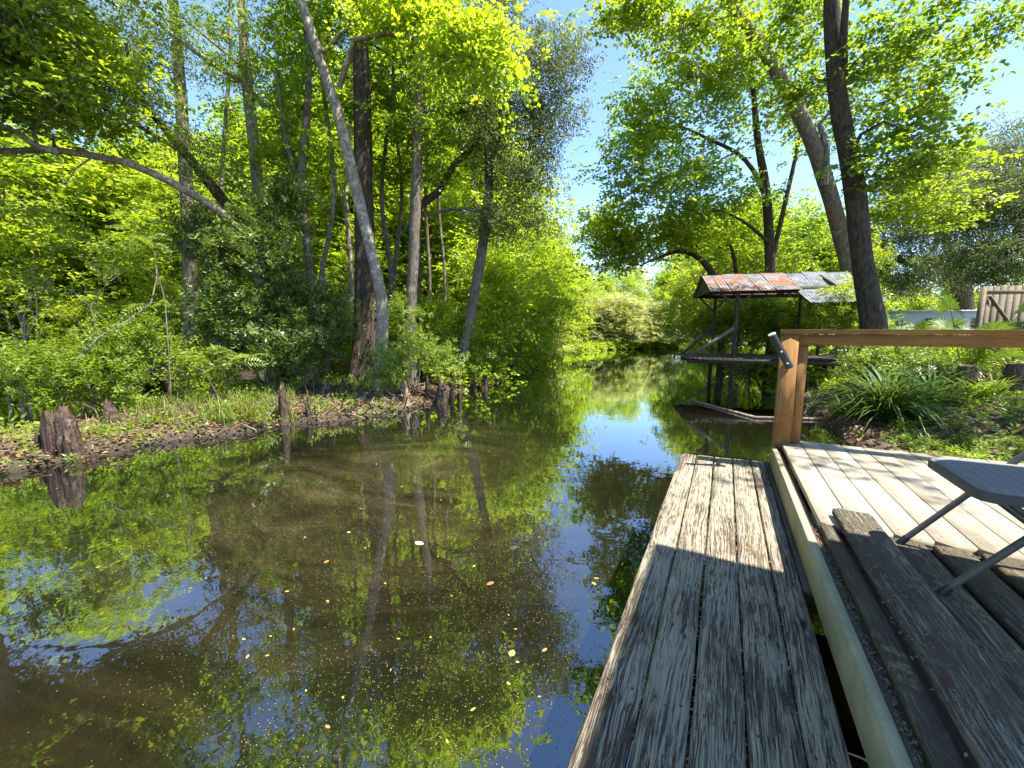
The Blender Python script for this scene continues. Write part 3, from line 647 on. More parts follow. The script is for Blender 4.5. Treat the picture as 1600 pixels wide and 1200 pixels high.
def oak(name, label, base_px, Yb, limbs, blobs, moss, leaf=1.5):
    b = P(*base_px, Yb); return tree(name, label, 'tree', [foot(l) if i_ == 0 else l for i_, l in enumerate(limbs)], blobs, 'small', L_GREY, B_DARK, leaf, 26, .5, .6, .8, moss=moss, dens=.9)
oak('live_oak', 'grey live oak hung with spanish moss beyond the white trailer', (1500, 480), 27,
    [tp([(1505, 500), (1500, 440), (1478, 405), (1440, 415), (1400, 405)], 27, [.55, .45, .3, .12]), tp([(1500, 440), (1530, 420), (1580, 400)], 27, [.3, .12]), tp([(1490, 420), (1470, 350), (1450, 290)], 27, [.25, .06])],
    [bl(1440, 340, 27, 75, 60, 3, 90), bl(1420, 430, 27, 60, 30, 2, 36), bl(1480, 270, 28, 60, 45, 2, 50)], 170, 2.0)
oak('live_oak', 'darker spreading live oak at the right edge above the wooden fence', (1590, 480), 22,
    [tp([(1650, 500), (1640, 430), (1590, 420), (1530, 440)], 21, [.5, .35, .12]), tp([(1640, 430), (1620, 330), (1600, 250)], 21, [.3, .08])],
    [bl(1570, 330, 21, 75, 70, 2.5, 110), bl(1600, 230, 22, 50, 50, 2, 50), bl(1550, 410, 20, 80, 30, 1.6, 50), bl(1660, 300, 21, 60, 90, 2.5, 30)], 60, 1.7)
tree('overhead_tree', 'tree beside the deck whose thin boughs dapple the boards', 'tree',
     [[(12.5, 1.5, .2, .3), (12., 1.6, 4, .24), (11, 1.7, 7.5, .15), (9, 1.8, 9.6, .06)]],
     [(np.array([8.4, 1.9, 9.4]), (2.3, 1.8, 1.0), 15), (np.array([12.4, 5.4, 9.]), (2.3, 1.6, .9), 26)], 'broad', L_MID, B_GREY, 1.0, 24, .3)
# twigs of a tree off to the right reaching into the top corner
tree('corner_tree', 'thin drooping branch tips entering at the top right corner of the sky', 'tree',
     [foot(tp([(1900, 560), (1850, 300), (1760, 60), (1640, 20), (1570, 50), (1520, 70)], [10, 9], [.3, .2, .1, .03, .008]))], [bl(1580, 30, 9, 55, 22, .6, 14), bl(1750, 0, 9.5, 100, 60, 1, 14)], 'broad', L_MID, B_GREY, .8, 14, .25)

# ---------------------------------------------------------------- forest behind: five kinds, each built once, then copied
def proto_tree(name, label, cat, hgt, wid, kind, lm, bark, leaf, n_, per, spread, lean=.4, group=None, low=.25, moss=0):
    r0 = .018 * hgt; pts = [(0, 0, -.3, r0 * 1.2), (rng.normal(0, lean), rng.normal(0, lean), hgt * .35, r0 * .85), (rng.normal(0, lean), rng.normal(0, lean), hgt * .65, r0 * .6), (rng.normal(0, lean), rng.normal(0, lean), hgt * .97, r0 * .12)]
    bs = []
    nb = 6
    for q in range(nb):
        zc = hgt * (low + (1 - low) * (q + .4) / nb); w = wid * math.sin(math.pi * min(1, .25 + .7 * (q + .5) / nb)) ; a = rng.uniform(0, 6.28)
        bs.append((np.array([math.cos(a) * w * .35, math.sin(a) * w * .35, zc]), (w, w, hgt * .13), n_ // nb))
    return tree(name, label, cat, [pts], bs, kind, lm, bark, leaf, per, spread, group=group, moss=moss, k=8)
def copy_tree(o):
    c = o.copy(); COL.objects.link(c)
    for ch in o.children:
        d = ch.copy(); COL.objects.link(d); d.parent = c; d.matrix_parent_inverse = ch.matrix_parent_inverse
    return c
G_BG = 'trees of the bright woods behind'
KIN = [
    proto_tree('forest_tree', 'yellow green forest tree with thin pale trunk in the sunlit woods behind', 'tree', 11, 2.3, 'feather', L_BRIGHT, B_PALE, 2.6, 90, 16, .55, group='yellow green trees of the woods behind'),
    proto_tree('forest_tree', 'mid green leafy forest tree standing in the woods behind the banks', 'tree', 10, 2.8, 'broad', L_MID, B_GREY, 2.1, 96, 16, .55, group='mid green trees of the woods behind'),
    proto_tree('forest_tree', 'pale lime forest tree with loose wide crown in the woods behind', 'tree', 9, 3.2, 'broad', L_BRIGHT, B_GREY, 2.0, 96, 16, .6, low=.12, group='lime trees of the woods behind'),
    proto_tree('forest_shrub', 'sunlit waterside shrub with dense lime foliage down to the ground', 'shrub', 3.4, 1.5, 'small', L_BRIGHT, B_GREY, 2.4, 70, 16, .34, lean=.2, low=.02, group='lime shrubs along the water'),
    proto_tree('understory_shrub', 'dark green understory shrub among the trunks of the left bank', 'shrub', 2.6, 1.2, 'rosette', L_MID, B_GREY, 1.3, 60, 16, .26, lean=.2, low=.02, group='green understory shrubs'),
    proto_tree('willow_shrub', 'grey green willow like shrub at the far end of the river', 'shrub', 3.6, 1.7, 'feather', leaf_mat('leaves_willow', (.34, .40, .16), (.40, .46, .20), (.46, .50, .26), .5), B_PALE, 2.0, 70, 18, .36, lean=.2, low=.02, group='willow shrubs at the river end'),
]
KLAB = ['yellow green tree with thin pale trunk', 'mid green leafy tree', 'lime tree with loose wide crown', 'dense sunlit lime shrub', 'dark green understory shrub', 'grey green willow like shrub']
KGR = ['yellow green trees', 'mid green trees', 'lime trees', 'lime shrubs', 'understory shrubs', 'willow shrubs']
used = [False] * len(KIN); HG = [11, 10, 9, 3.4, 2.6, 3.6]
SKYX = [0, 120, 200, 400, 480, 700, 770, 830, 868, 930, 1030, 1100, 1200, 1370, 1480, 1600]
SKYY = [150, 165, 250, 250, 120, 60, 240, 330, 415, 428, 425, 360, 330, 400, 440, 440]
ZONE = ['']
def plant(kd, x, y, s=1., cap=True, zoff=0.):
    z0 = gz(x, y)
    if z0 < .02: return None
    h = HG[kd] * s
    if cap:
        px, _ = proj((x, y, 2.)); px = min(max(px, 0), 1600); sy = np.interp(px, SKYX, SKYY) + rng.uniform(-8, 35)
        hm = H + ((515 - sy) / F) * y * 1.03 - z0
        if h > hm: s *= max(.25, hm / h)
    o = KIN[kd] if not used[kd] else copy_tree(KIN[kd]); used[kd] = True
    o.location = (x, y, z0 - .05 + zoff); o.rotation_euler = (0, 0, rng.uniform(0, 6.28)); o.scale = (s * rng.uniform(.9, 1.15), s * rng.uniform(.9, 1.15), s)
    if ZONE[0]: o['label'] = KLAB[kd] + ' ' + ZONE[0]; o['group'] = KGR[kd] + ' ' + ZONE[0]
    return o
def row(n_, px, Yr, kinds, sc, mind=0.):
    done = 0; tries = 0; pts = []
    while done < n_ and tries < n_ * 30:
        tries += 1
        x_, Y = rng.uniform(*px), rng.uniform(*Yr); w = P(x_, 515, Y)
        if min(sdf(MAIN, w[0:1], w[1:2])[0], sdf(SLOUGH, w[0:1], w[1:2])[0]) < .5: continue
        if any((w[0] - a_) ** 2 + (w[1] - b_) ** 2 < mind ** 2 for a_, b_ in pts): continue
        if plant(int(rng.choice(kinds)), w[0], w[1], rng.uniform(*sc)) is not None: pts.append((w[0], w[1])); done += 1
# woods beyond the slough, in depth
ZONE[0] = 'in the sunny woods beyond the slough'
row(13, (-160, 420), (19.5, 24), [0, 2, 3, 3], (.65, .95), 1.6)
row(16, (-200, 480), (24, 33), [0, 1, 2, 2], (.9, 1.3), 2.)
row(20, (-200, 520), (34, 50), [0, 1, 2], (1.3, 1.9), 2.8)
ZONE[0] = 'in the woods behind the leaning trees'
row(11, (440, 800), (20, 28), [0, 2, 2, 2], (.9, 1.4), 1.8)
row(14, (440, 860), (28, 48), [0, 1, 2], (1.2, 2.0), 3.)
row(16, (430, 760), (13.8, 17.5), [4, 3, 3], (.5, .9), .8)
ZONE[0] = 'on the strip between river and slough'
row(10, (-60, 330), (10.5, 13), [3, 4], (.35, .6), .8)
# both sides of the far reach and its end
ZONE[0] = 'along the left side of the far reach'
row(16, (800, 905), (22, 40), [3, 3, 2, 5], (.7, 1.1), 1.)
ZONE[0] = 'at the closed end of the river'
row(20, (860, 1050), (43.5, 47), [5, 5, 3], (.9, 1.35), .9)
row(16, (850, 1080), (48, 60), [1, 2, 0], (.8, 1.2), 1.8)
ZONE[0] = 'behind the tin roofed shed'
row(16, (1040, 1330), (21, 34), [1, 1, 3, 2], (.6, 1.2), 1.5)
row(12, (1040, 1500), (35, 60), [1, 2], (1.0, 1.7), 3.)
ZONE[0] = 'behind the white trailer'
row(8, (1340, 1640), (31, 45), [1, 3, 3], (.6, 1.1), 2.)
# woods behind and beside the camera, for the reflections and side views
ZONE[0] = 'in the distant treeline ahead'
row(26, (820, 1700), (62, 95), [1, 2, 5], (1.8, 3.), 4.)
row(12, (-250, 500), (52, 80), [0, 2], (2., 3.), 4.)
ZONE[0] = 'on the bank behind the deck'
for a_ in range(14):
    an = R(100 + a_ * 10); plant([0, 1, 2][a_ % 3], 26 * math.cos(an) * 1.2 - 6, 26 * math.sin(an) + 4, rng.uniform(1.1, 1.5), cap=False)

# ---------------------------------------------------------------- bank furniture: knees, stumps, roots, litter
def knee(name, label, px, py, Y, wpx, hpx, group=None, pts_top=1, cat='stump', m=None, tilt=0.):
    b = P(px, py, Y); r = wpx / 2 * Y / F; h = hpx * Y / F; z0 = gz(b[0], b[1])
    top = b[2] + h; z0 = min(z0, b[2]) - .12
    o = thing(name, label, cat, (b[0], b[1], z0), group=group)
    mb = MB(); hh = top - z0; kx = int(rng.integers(1e6))
    t_ = np.array([0, .12, .3, .55, .8, .93, 1.]); rr = r * np.array([1.5, 1.15, .88, .72, .56, .42, .22])
    pts = np.c_[t_ * hh * tilt + rng.normal(0, r * .05, 7), rng.normal(0, r * .05, 7), t_ * hh]
    mb.tube(pts, rr, 18, wob=.17, seed=kx, flute=.3, jag=h * .22)
    mb.build('stump_body', m or B_KNEE, o, smooth=True)
    return o
o = thing('fluted_stump', 'wide broken fluted cypress stump standing in the water at far left', 'stump', P(92, 722, 6.2) * [1, 1, 0] - [0, 0, .15])
for q, (dx, dy, r, h, nm) in enumerate([(-.02, .0, .13, .86, 0), (.13, .05, .12, .95, 0), (.24, -.02, .10, .62, 0), (-.17, .05, .075, .78, 0), (-.24, -.02, .055, .52, 0), (.06, .16, .12, .75, 0)]):
    mb = MB(); t_ = np.array([0, .15, .4, .7, .9, 1.]); k_ = q * 31
    mb.tube(np.c_[dx * (1.25 - .3 * t_), dy * (1.2 - .2 * t_), t_ * h], r * np.array([1.55, 1.2, 1.0, .86, .72, .45]), 18, wob=.16, seed=k_, flute=.28, jag=.16)
    mb.build('buttress', B_KNEE, o, smooth=True)
knee('cypress_knee', 'pointed weathered cypress knee alone at the waterline below the thicket', 445, 668, 8.6, 18, 66)
knee('cypress_knee', 'dark thin knee just right of the pointed weathered one', 484, 662, 8.9, 12, 42)
knee('cypress_knee', 'square topped short post behind the grass under the bright sapling', 336, 645, 9.2, 13, 48)
knee('cypress_knee', 'thick dark knee in shade right of the fluted stump', 176, 682, 7.6, 30, 56)
knee('cypress_knee', 'tiny crumbled stump sitting in the water right of the fluted stump', 147, 722, 6.2, 14, 16)
knee('cypress_knee', 'low pale knee half buried in litter on the grassy bank', 307, 662, 8.3, 16, 20)
knee('cypress_knee', 'slim post leaning in the grass beside a tall thin stem', 269, 650, 8.7, 9, 55)
knee('cypress_knee', 'small pointed knee on the root bank left of the pale leaning trunk', 537, 618, 10.6, 9, 28)
knee('cypress_knee', 'reddish split stub standing in the root tangle', 634, 632, 10.4, 13, 34, m=B_ROOT)
knee('cypress_knee', 'broad footed knee at the end of the root bank', 690, 627, 11.2, 22, 34)
for px, py, Y, w, h in ((706, 618, 12.0, 8, 52), (718, 614, 12.2, 9, 44), (668, 625, 11.2, 10, 36), (757, 600, 14, 14, 22), (795, 585, 17.2, 9, 20), (742, 606, 13.4, 8, 26), (853, 565, 26, 5, 14)):
    knee('bank_stub', 'short dark root stub at the water edge past the root bank', px, py, Y, w, h, group='root stubs along the bend')
# thin stem pole in the grass
mb = MB(); a_ = P(268, 650, 8.7); mb.tube([a_ + [0, 0, -.2], P(264, 560, 8.75), P(258, 470, 8.8), P(245, 420, 8.9)], [.016, .013, .01, .006], 6)
tag(mb.build('bare_stem', B_GREY, loc=tuple(a_), origin=a_, smooth=True), 'thin bare upright stem rising from the grassy left bank', 'stem')
mb = MB(); a_ = P(385, 668, 8.3); mb.tube([P(430, 697, 7.9), P(408, 682, 8.1), P(413, 660, 8.3), P(432, 632, 8.6)], [.01, .018, .02, .012], 6)
tag(mb.build('driftwood_stick', B_ROOT, smooth=True, origin=a_, loc=tuple(a_)), 'curved pale stick leaning out of the water left of the pointed knee', 'stick')

def on_bank(n_, pxr, pyr):                   # points on the land, drawn evenly over an area seen from the deck
    out = []
    for _ in range(n_ * 6):
        px, py = rng.uniform(*pxr), rng.uniform(*pyr)
        Y = 0.
        d = P(px, py, 1.) - [0, 0, H]
        t_ = 3.
        while t_ < 60:
            q = np.array([0, 0, H]) + d * t_
            if q[2] < 0.: break
            t_ *= 1.03
            if q[2] < 1.6 and gz(q[0], q[1]) > q[2]:
                out.append(q); break
        if len(out) >= n_: break
    return np.array(out)
def scatter(n_, xr, yr, dmin, dmax, zmin=.03):
    x = rng.uniform(*xr, n_); y = rng.uniform(*yr, n_)
    d = np.minimum(sdf(MAIN, x, y), sdf(SLOUGH, x, y)); z_ = ground(x, y); k_ = (d > dmin) & (d < dmax) & (z_ > zmin)
    return np.c_[x[k_], y[k_], z_[k_]]
# dead leaves
pt = np.concatenate([scatter(50000, (-10, 1), (5.5, 17), -.3, 1.2, -.0), scatter(16000, (-10, 1), (5.5, 17), -.1, 2.2), scatter(16000, (5.5, 13), (5, 15), -.1, 4)])
q = np.stack([one_leaf(np.zeros(3), 0, 0, 1, .5) for _ in range(1)] * 1)
def litter(pt, size, name, m, label, lift=.012, tilt=.5, aspect=1.):
    k_ = len(pt); base = np.array([[0, 0, 0], [.45, .26 * aspect, .06], [1, 0, 0], [.45, -.26 * aspect, .06]])
    v = np.einsum('nij,kj->nki', rand_rot(k_, tilt), base) * rng.uniform(.6, 1.4, (k_, 1, 1)) * size + pt[:, None, :] + [0, 0, lift]
    o = link(name, leaf_mesh(name, v, m, (0, 0, 0))); return tag(o, label, None, kind='stuff')
litter(pt, .075, 'leaf_litter', L_DRY, 'brown dead leaves strewn over both muddy banks')
# ground cover
def cover(pt, kind, m, sc, name, label, per=1, tilt=.5):
    pt = np.repeat(pt, per, 0); pt = pt + rng.normal(0, .06, pt.shape) * [1, 1, .5] + [0, 0, .05]
    o = link(name, leaf_mesh(name, sprays(kind, pt, sc, tilt), m, (0, 0, 0))); return tag(o, label, None, kind='stuff')
def clumped(pt, s, thr):
    return pt[vn(pt[:, 0] + 31, pt[:, 1] + 17, s) > thr]
cover(clumped(scatter(6000, (5.8, 16), (5, 16), .25, 6), .8, .52), 'rosette', L_MID, .65, 'ground_cover', 'low leafy weeds covering the right bank')
cover(clumped(scatter(9000, (9, 24), (11, 26), .6, 16), .5, .25), 'rosette', L_BRIGHT, 1.6, 'weeds', 'sunlit knee high weeds behind the right bank')
cover(clumped(scatter(5000, (-11, 0), (6, 16), .25, 4), .9, .5), 'small', L_MID, 1.2, 'undergrowth', 'green undergrowth covering the left bank floor')
cover(clumped(scatter(2500, (-9, 0), (5, 12), -.25, .15, -.2) + [0, 0, .02], 1.1, .55), 'rosette', L_FERN, .6, 'water_weeds', 'small green weeds rooted at the left water edge')
fz_ = scatter(60000, (-3, 22), (13, 50), -.12, 1.2, -.3); fz_ = fz_[(rng.random(len(fz_)) < .16 + .012 * fz_[:, 1])]; fz_[:, 2] = np.maximum(fz_[:, 2], 0)
cover(fz_ + np.c_[np.zeros((len(fz_), 2)), rng.uniform(0, .5, len(fz_))], 'broad', L_BRIGHT, 1.5, 'bank_fringe', 'leafy fringe hanging to the water along the far banks')
# grass
def grass(pt, hgt, m, name, label, w=.008, bend=.8):
    k_ = len(pt); az = rng.uniform(0, 6.28, k_); h = hgt * rng.uniform(.25, 1.25, k_); b = rng.uniform(.1, 1, k_) * bend * h
    d = np.c_[np.cos(az), np.sin(az), np.zeros(k_)]; s = np.c_[-np.sin(az), np.cos(az), np.zeros(k_)] * w
    p1 = pt + d * (b * .3)[:, None] + np.c_[np.zeros((k_, 2)), h * .6]; p2 = pt + d * b[:, None] + np.c_[np.zeros((k_, 2)), h * .95]
    q1 = np.stack([pt - s, pt + s, p1 + s * .8, p1 - s * .8], 1); q2 = np.stack([p1 - s * .8, p1 + s * .8, p2 + s * .1, p2 - s * .1], 1)
    v = np.concatenate([q1, q2], 1).reshape(-1, 3); f = np.arange(len(v)).reshape(-1, 4)
    o = link(name, mesh(name, v, f, m)); return tag(o, label, None, kind='stuff')
gp = on_bank(150, (200, 470), (600, 668)); gp = np.repeat(gp, 14, 0) + rng.normal(0, .055, (len(gp) * 14, 3)) * [1, 1, 0]
grass(gp * [1, 1, .7], .42, L_GRASS, 'bank_grass', 'tall bright grass on the left bank below the sapling')
gp = np.repeat(clumped(scatter(1500, (9, 22), (10, 24), .5, 14), .6, .4), 7, 0); gp = gp + rng.normal(0, .1, gp.shape) * [1, 1, 0]
grass(gp, .4, L_GRASS, 'meadow_grass', 'yellow green grass behind the right bank', .015)
# root tangle and twigs
def sticks(n_, pts, L, r, m, name, label, tilt=.35):
    mb = MB()
    for p in pts[:n_]:
        az = rng.uniform(0, 6.28); el = rng.normal(0, tilt); l_ = L * rng.uniform(.4, 1.4); d = np.array([math.cos(az) * math.cos(el), math.sin(az) * math.cos(el), math.sin(el)])
        a0 = p + [0, 0, .02] - d * l_ / 2; a2 = p + [0, 0, .04] + d * l_ / 2; md = (a0 + a2) / 2 + rng.normal(0, .09 * l_, 3)
        mb.tube([a0, md, a2], [r, r * .8, r * .3], 5, cap=False)
    return tag(mb.build(name, m, smooth=True), label, None, kind='stuff')
sticks(420, on_bank(420, (480, 760), (596, 655)), .6, .02, B_ROOT, 'root_tangle', 'tangle of pale roots and twigs on the eroded left bank', .6)
sticks(260, on_bank(260, (0, 500), (630, 735)), .5, .012, B_ROOT, 'fallen_twigs', 'fallen twigs and dead stems on the left bank')
sticks(90, on_bank(90, (1270, 1600), (590, 700)), .5, .012, B_ROOT, 'bank_twigs', 'dead twigs lying on the right mud bank')
sticks(120, on_bank(120, (760, 900), (545, 592)), .9, .018, B_GREY, 'edge_twigs', 'dead branches caught along the bend of the left bank', .6)
# fallen logs in the shallows
mb = MB(); a_ = P(1170, 655, 9.); mb.tube([P(1080, 636, 11.5) * [1, 1, 0] + [0, 0, .02], P(1180, 654, 9.2) * [1, 1, 0] + [0, 0, .01], P(1300, 655, 9.0) * [1, 1, 0] + [0, 0, .02]], [.03, .05, .04], 10, wob=.05)
tag(mb.build('sunken_log', B_ROOT, smooth=True), 'half sunken pale log in the shallows behind the railing post', 'log')
mb = MB(); mb.tube([P(1252, 652, 8.6), P(1268, 632, 8.8), P(1282, 612, 9.1)], [.02, .018, .01], 6)
tag(mb.build('broken_branch', B_DARK, smooth=True), 'thin dark broken branch poking from the shallows right of the post', 'branch')

# strap-leaved plants and palmettos
def strap_plant(name, label, c, n_, L, w, m, cat='plant', up=.9, group=None):
    o = thing(name, label, cat, c, group=group); mb = MB(); V_ = []
    for _ in range(n_):
        az = rng.uniform(0, 6.28); el = rng.uniform(.6, 1.5); l_ = L * rng.uniform(.6, 1.1); p = rng.normal(0, .10, 3) * [1, 1, 0]
        d = np.array([math.cos(az), math.sin(az), 0]); s = np.array([-math.sin(az), math.cos(az), 0]) * w
        prev = p; e = el
        for t_ in range(4):
            nx = prev + (d * math.cos(e) + np.array([0, 0, 1]) * math.sin(e)) * l_ / 4; e -= rng.uniform(.25, .55)
            f0 = [.6, 1, .9, .55][t_]; f1 = [1, .9, .55, .04][t_]
            V_.append([prev - s * f0, prev + s * f0, nx + s * f1, nx - s * f1]); prev = nx
    link('leaves', leaf_mesh('leaves', np.array(V_), m, (0, 0, 0)), o); return o
def gpt(px, Y): w = P(px, 560, Y); return (w[0], w[1], gz(w[0], w[1]) - .03)
strap_plant('strap_leaf_plant', 'large clump of long arching dark green blades on the mud bank', gpt(1395, 8.0), 340, 1.75, .020, L_STRAP)
strap_plant('strap_leaf_plant', 'smaller clump of arching blades left of the large one by the shed mound', gpt(1340, 8.7), 90, .9, .016, L_STRAP)
strap_plant('strap_leaf_plant', 'dark shaded clump of hanging blades right of the large one', gpt(1462, 8.3), 200, 1.2, .016, L_STRAP)
strap_plant('strap_leaf_plant', 'low arching clump beside the palm stump under the railing', gpt(1545, 7.9), 110, .8, .016, L_MID)
strap_plant('sprout_plant', 'yellow green grassy sprout on the mud flat near the deck edge', gpt(1470, 6.6), 50, .35, .010, L_FERN)
bush('bank_weed', 'bright leafy weeds in front of the big dark trunk under the railing', [bl(1350, 570, 9.6, 50, 24, .5, 26), bl(1400, 560, 9.8, 50, 26, .5, 26)], 'rosette', L_FERN, B_GREY, .9, 20, .2, (1370, 600), 9.6, 5, cat='plant')
bush('bank_weed', 'yellow green weeds between the dark trunk and the palm stump', [bl(1450, 560, 10.2, 50, 24, .6, 30), bl(1500, 560, 10.6, 50, 24, .6, 30), bl(1560, 565, 10.6, 50, 24, .6, 20)], 'rosette', L_BRIGHT, B_GREY, .9, 20, .22, (1480, 600), 10.2, 6, cat='plant')
bush('bank_weed', 'dark rounded mass of vines right of the large arching clump', [bl(1475, 600, 9.0, 30, 34, .4, 40)], 'rosette', L_DARK, B_GREY, .8, 20, .15, (1475, 640), 9.0, 4, cat='plant')
bush('bank_weed', 'tall bright weeds at the landward end of the shed walkway', [bl(1335, 500, 12.6, 40, 26, .6, 30), bl(1300, 480, 14.9, 40, 22, .6, 22), bl(1330, 470, 12.2, 30, 20, .4, 12)], 'rosette', L_BRIGHT, B_GREY, 1.0, 20, .22, (1335, 560), 12.4, 5, cat='plant')
def palmetto(label, c, n_, hgt, R_, droop=.3, lm=L_STRAP):
    o = thing('palmetto', label, 'palmetto', c)
    for q in range(n_):
        az = q * 2.4 + rng.normal(0, .2); el = rng.uniform(.5, 1.3); l_ = hgt * rng.uniform(.7, 1.1)
        d = np.array([math.cos(az) * math.cos(el), math.sin(az) * math.cos(el), math.sin(el)]); tip = d * l_
        f = link('frond', None, o) if False else None
        mb = MB(); mb.tube([np.zeros(3), tip * .5 + [0, 0, .03], tip], [.014, .011, .008], 5, cap=False)
        s = np.array([-math.sin(az), math.cos(az), 0]); nrm = np.cross(d, s)
        for a_ in np.linspace(-1.9, 1.9, 23):
            v = d * math.cos(a_) + s * math.sin(a_); L2 = R_ * (1 - .12 * abs(a_)); perp = -d * math.sin(a_) + s * math.cos(a_)
            mid = tip + v * L2 * .55; end = tip + v * L2 - np.array([0, 0, droop * R_ * rng.uniform(.3, 1)]); w = .5 * R_ * .085
            mb.add([tip, mid + perp * w - nrm * w * .3, end, mid - perp * w - nrm * w * .3], [(0, 1, 2, 3)])
        v_, f_ = mb.get(); link('frond', mesh('frond', v_, f_, lm), o)
    return o
palmetto('palmetto with spreading fan leaves just right of the big dark trunk', gpt(1412, 13.5), 14, 1.9, .7)
palmetto('dark fan palm standing left of the wooden fence panel', gpt(1515, 10.8), 14, 1.75, .55)
palmetto('fan palm with stiff leaves in front of the wooden fence panel', gpt(1598, 9.6), 10, 1.1, .42)
palmetto('pale fan palm glimpsed behind the shed deck below the roof', gpt(1262, 17.), 9, 1.5, .8, lm=L_FERN)
for px, Y, lb in ((1515, 8.6, 'squat dark palm stump under the railing beside drooping blades'), (1590, 8.4, 'brown palm stump at the right edge under the railing')):
    c = gpt(px, Y); o = thing('palm_stump', lb, 'stump', c); mb = MB(); mb.tube([(0, 0, -.1), (.02, 0, .3), (.03, .02, .62)], [.19, .2, .15], 14, wob=.08, seed=px)
    mb.build('stump_body', B_DARK, o, smooth=True)
    V_ = []
    for q in range(40):
        az = rng.uniform(0, 6.28); z_ = rng.uniform(.1, .6); V_.append(one_leaf(np.array([math.cos(az) * .18, math.sin(az) * .18, z_]), az, rng.uniform(-.9, .9), .2, .03))
    tag(link('leaf_base', leaf_mesh('leaf_base', np.array(V_), L_DRY, (0, 0, 0)), o), kind='stuff')

# ---------------------------------------------------------------- boat shed with a tin roof
WA = np.array([.97, -.243, 0]); WN = np.array([.243, .97, 0])       # along the shed, and away from the camera
A0 = np.array([P(1150, 460, 13.7)[0], 13.7, 0.])                    # near left post
def SH(a_, b_, z_): return A0 + WA * a_ + WN * b_ + np.array([0, 0, z_])
shed = thing('boat_shed', 'open boat shed on posts over the water with rusty tin roof', 'shed', tuple(A0))
def bar(name, a_, b_, w, h, m, parent, origin, up=(0, 0, 1)):
    """rectangular bar between two world points"""
    a_ = np.asarray(a_, float); b_ = np.asarray(b_, float); d = b_ - a_; L = np.linalg.norm(d); d /= L
    s = np.cross(d, up); s /= np.linalg.norm(s) + 1e-9; u_ = np.cross(s, d)
    mb = MB(); v = []
    for p in (a_, b_):
        for (i_, j_) in ((-1, -1), (1, -1), (1, 1), (-1, 1)): v.append(p + s * i_ * w / 2 + u_ * j_ * h / 2)
    mb.add(v, [(0, 1, 5, 4), (1, 2, 6, 5), (2, 3, 7, 6), (3, 0, 4, 7), (3, 2, 1, 0), (4, 5, 6, 7)])
    return mb.build(name, m, parent, origin=origin)
B0 = A0
for a_, b_, top, w in ((0, 0, 3.3, .13), (-.1, 2.7, 3.3, .12), (2.9, 2.8, 3.3, .11), (3.0, .1, 3.25, .001), (3.6, 0., 3.1, .10), (3.6, 2.8, 3.3, .10)):
    if w < .01: continue
    mb = MB(); p0 = SH(a_, b_, -.5); p1 = SH(a_ + (.06 if a_ < 1 else 0), b_, top); mb.tube([p0, (p0 + p1) / 2 + [.02, 0, 0], p1], [w * .62, w * .55, w * .45], 8, wob=.03)
    mb.build('post', B_DARK, shed, smooth=True, origin=B0)
for b_, z_ in ((0.03, 3.28), (2.75, 3.28)): bar('eave_beam', SH(-.7, b_, z_), SH(3.75, b_, z_), .05, .14, W_OLD, shed, B0)
bar('ridge_beam', SH(-.6, 1.4, 3.83), SH(3.75, 1.4, 3.83), .05, .14, W_OLD, shed, B0)
for a_ in np.arange(-.5, 3.75, 1.1):
    bar('rafter', SH(a_, -.25, 3.22), SH(a_, 1.37, 3.86), .045, .09, W_OLD, shed, B0); bar('rafter', SH(a_, 3.05, 3.22), SH(a_, 1.43, 3.86), .045, .09, W_OLD, shed, B0)
for a_, s_ in ((0, -1), (0, 1)): bar('brace', SH(.03, 0, 2.75), SH(.03 + s_ * .55, 0, 3.22), .04, .06, W_OLD, shed, B0)
for s_ in (-1, 1): bar('brace', SH(-.1, 2.7, 2.7), SH(-.1 + s_ * .5, 2.7, 3.22), .04, .06, W_OLD, shed, B0)
# gable boards
mb = MB(); mb.add([SH(-.75, -.2, 3.24), SH(-.75, 3.0, 3.24), SH(-.75, 1.4, 3.88), SH(-.71, -.2, 3.24), SH(-.71, 3.0, 3.24), SH(-.71, 1.4, 3.88)], [(0, 1, 2), (5, 4, 3)]); mb.build('gable_panel', W_OLD, shed, origin=B0)
def tin_sheet(a0, a1, low, high, m, sag=0.):
    """corrugated sheet from eave low=(b,z) to ridge high=(b,z)"""
    k_ = 33; V_ = []
    rows = 4
    for r_ in range(rows):
        t_ = r_ / (rows - 1); b_ = low[0] + (high[0] - low[0]) * t_; z_ = low[1] + (high[1] - low[1]) * t_ - sag * math.sin(t_ * math.pi)
        ee = rng.normal(0, .015)
        for q in range(k_):
            a_ = a0 + (a1 - a0) * q / (k_ - 1); V_.append(SH(a_, b_ + (rng.normal(0, .012) if r_ == 0 else 0), z_ + .012 * math.sin(q * math.pi / 2 + .5) + ee * .5))
    V_ = np.array(V_); i_, j_ = np.meshgrid(np.arange(rows - 1), np.arange(k_ - 1), indexing='ij'); a = i_ * k_ + j_
    f_ = np.stack([a, a + 1, a + 1 + k_, a + k_], -1).reshape(-1, 4)
    return link('tin_sheet', mesh('tin_sheet', V_ - B0, f_, m, True), shed)
for q in range(7):
    a_ = -.82 + q * .63; m_ = M_TINRUST if q < 4 else M_TIN
    dz = rng.normal(0, .008) + (.012 if q % 2 else 0)
    if a_ < 1.6:
        tin_sheet(a_, a_ + .70, (-.32, 3.22 + dz), (1.42, 3.94 + dz), m_, .0)
    else:
        tin_sheet(a_, a_ + .70, (-1.15, 2.78 + dz), (1.42, 3.94 + dz), M_TIN, .06)
    tin_sheet(a_, a_ + .70, (3.12, 3.22 - dz), (1.38, 3.94 - dz), M_TINRUST)
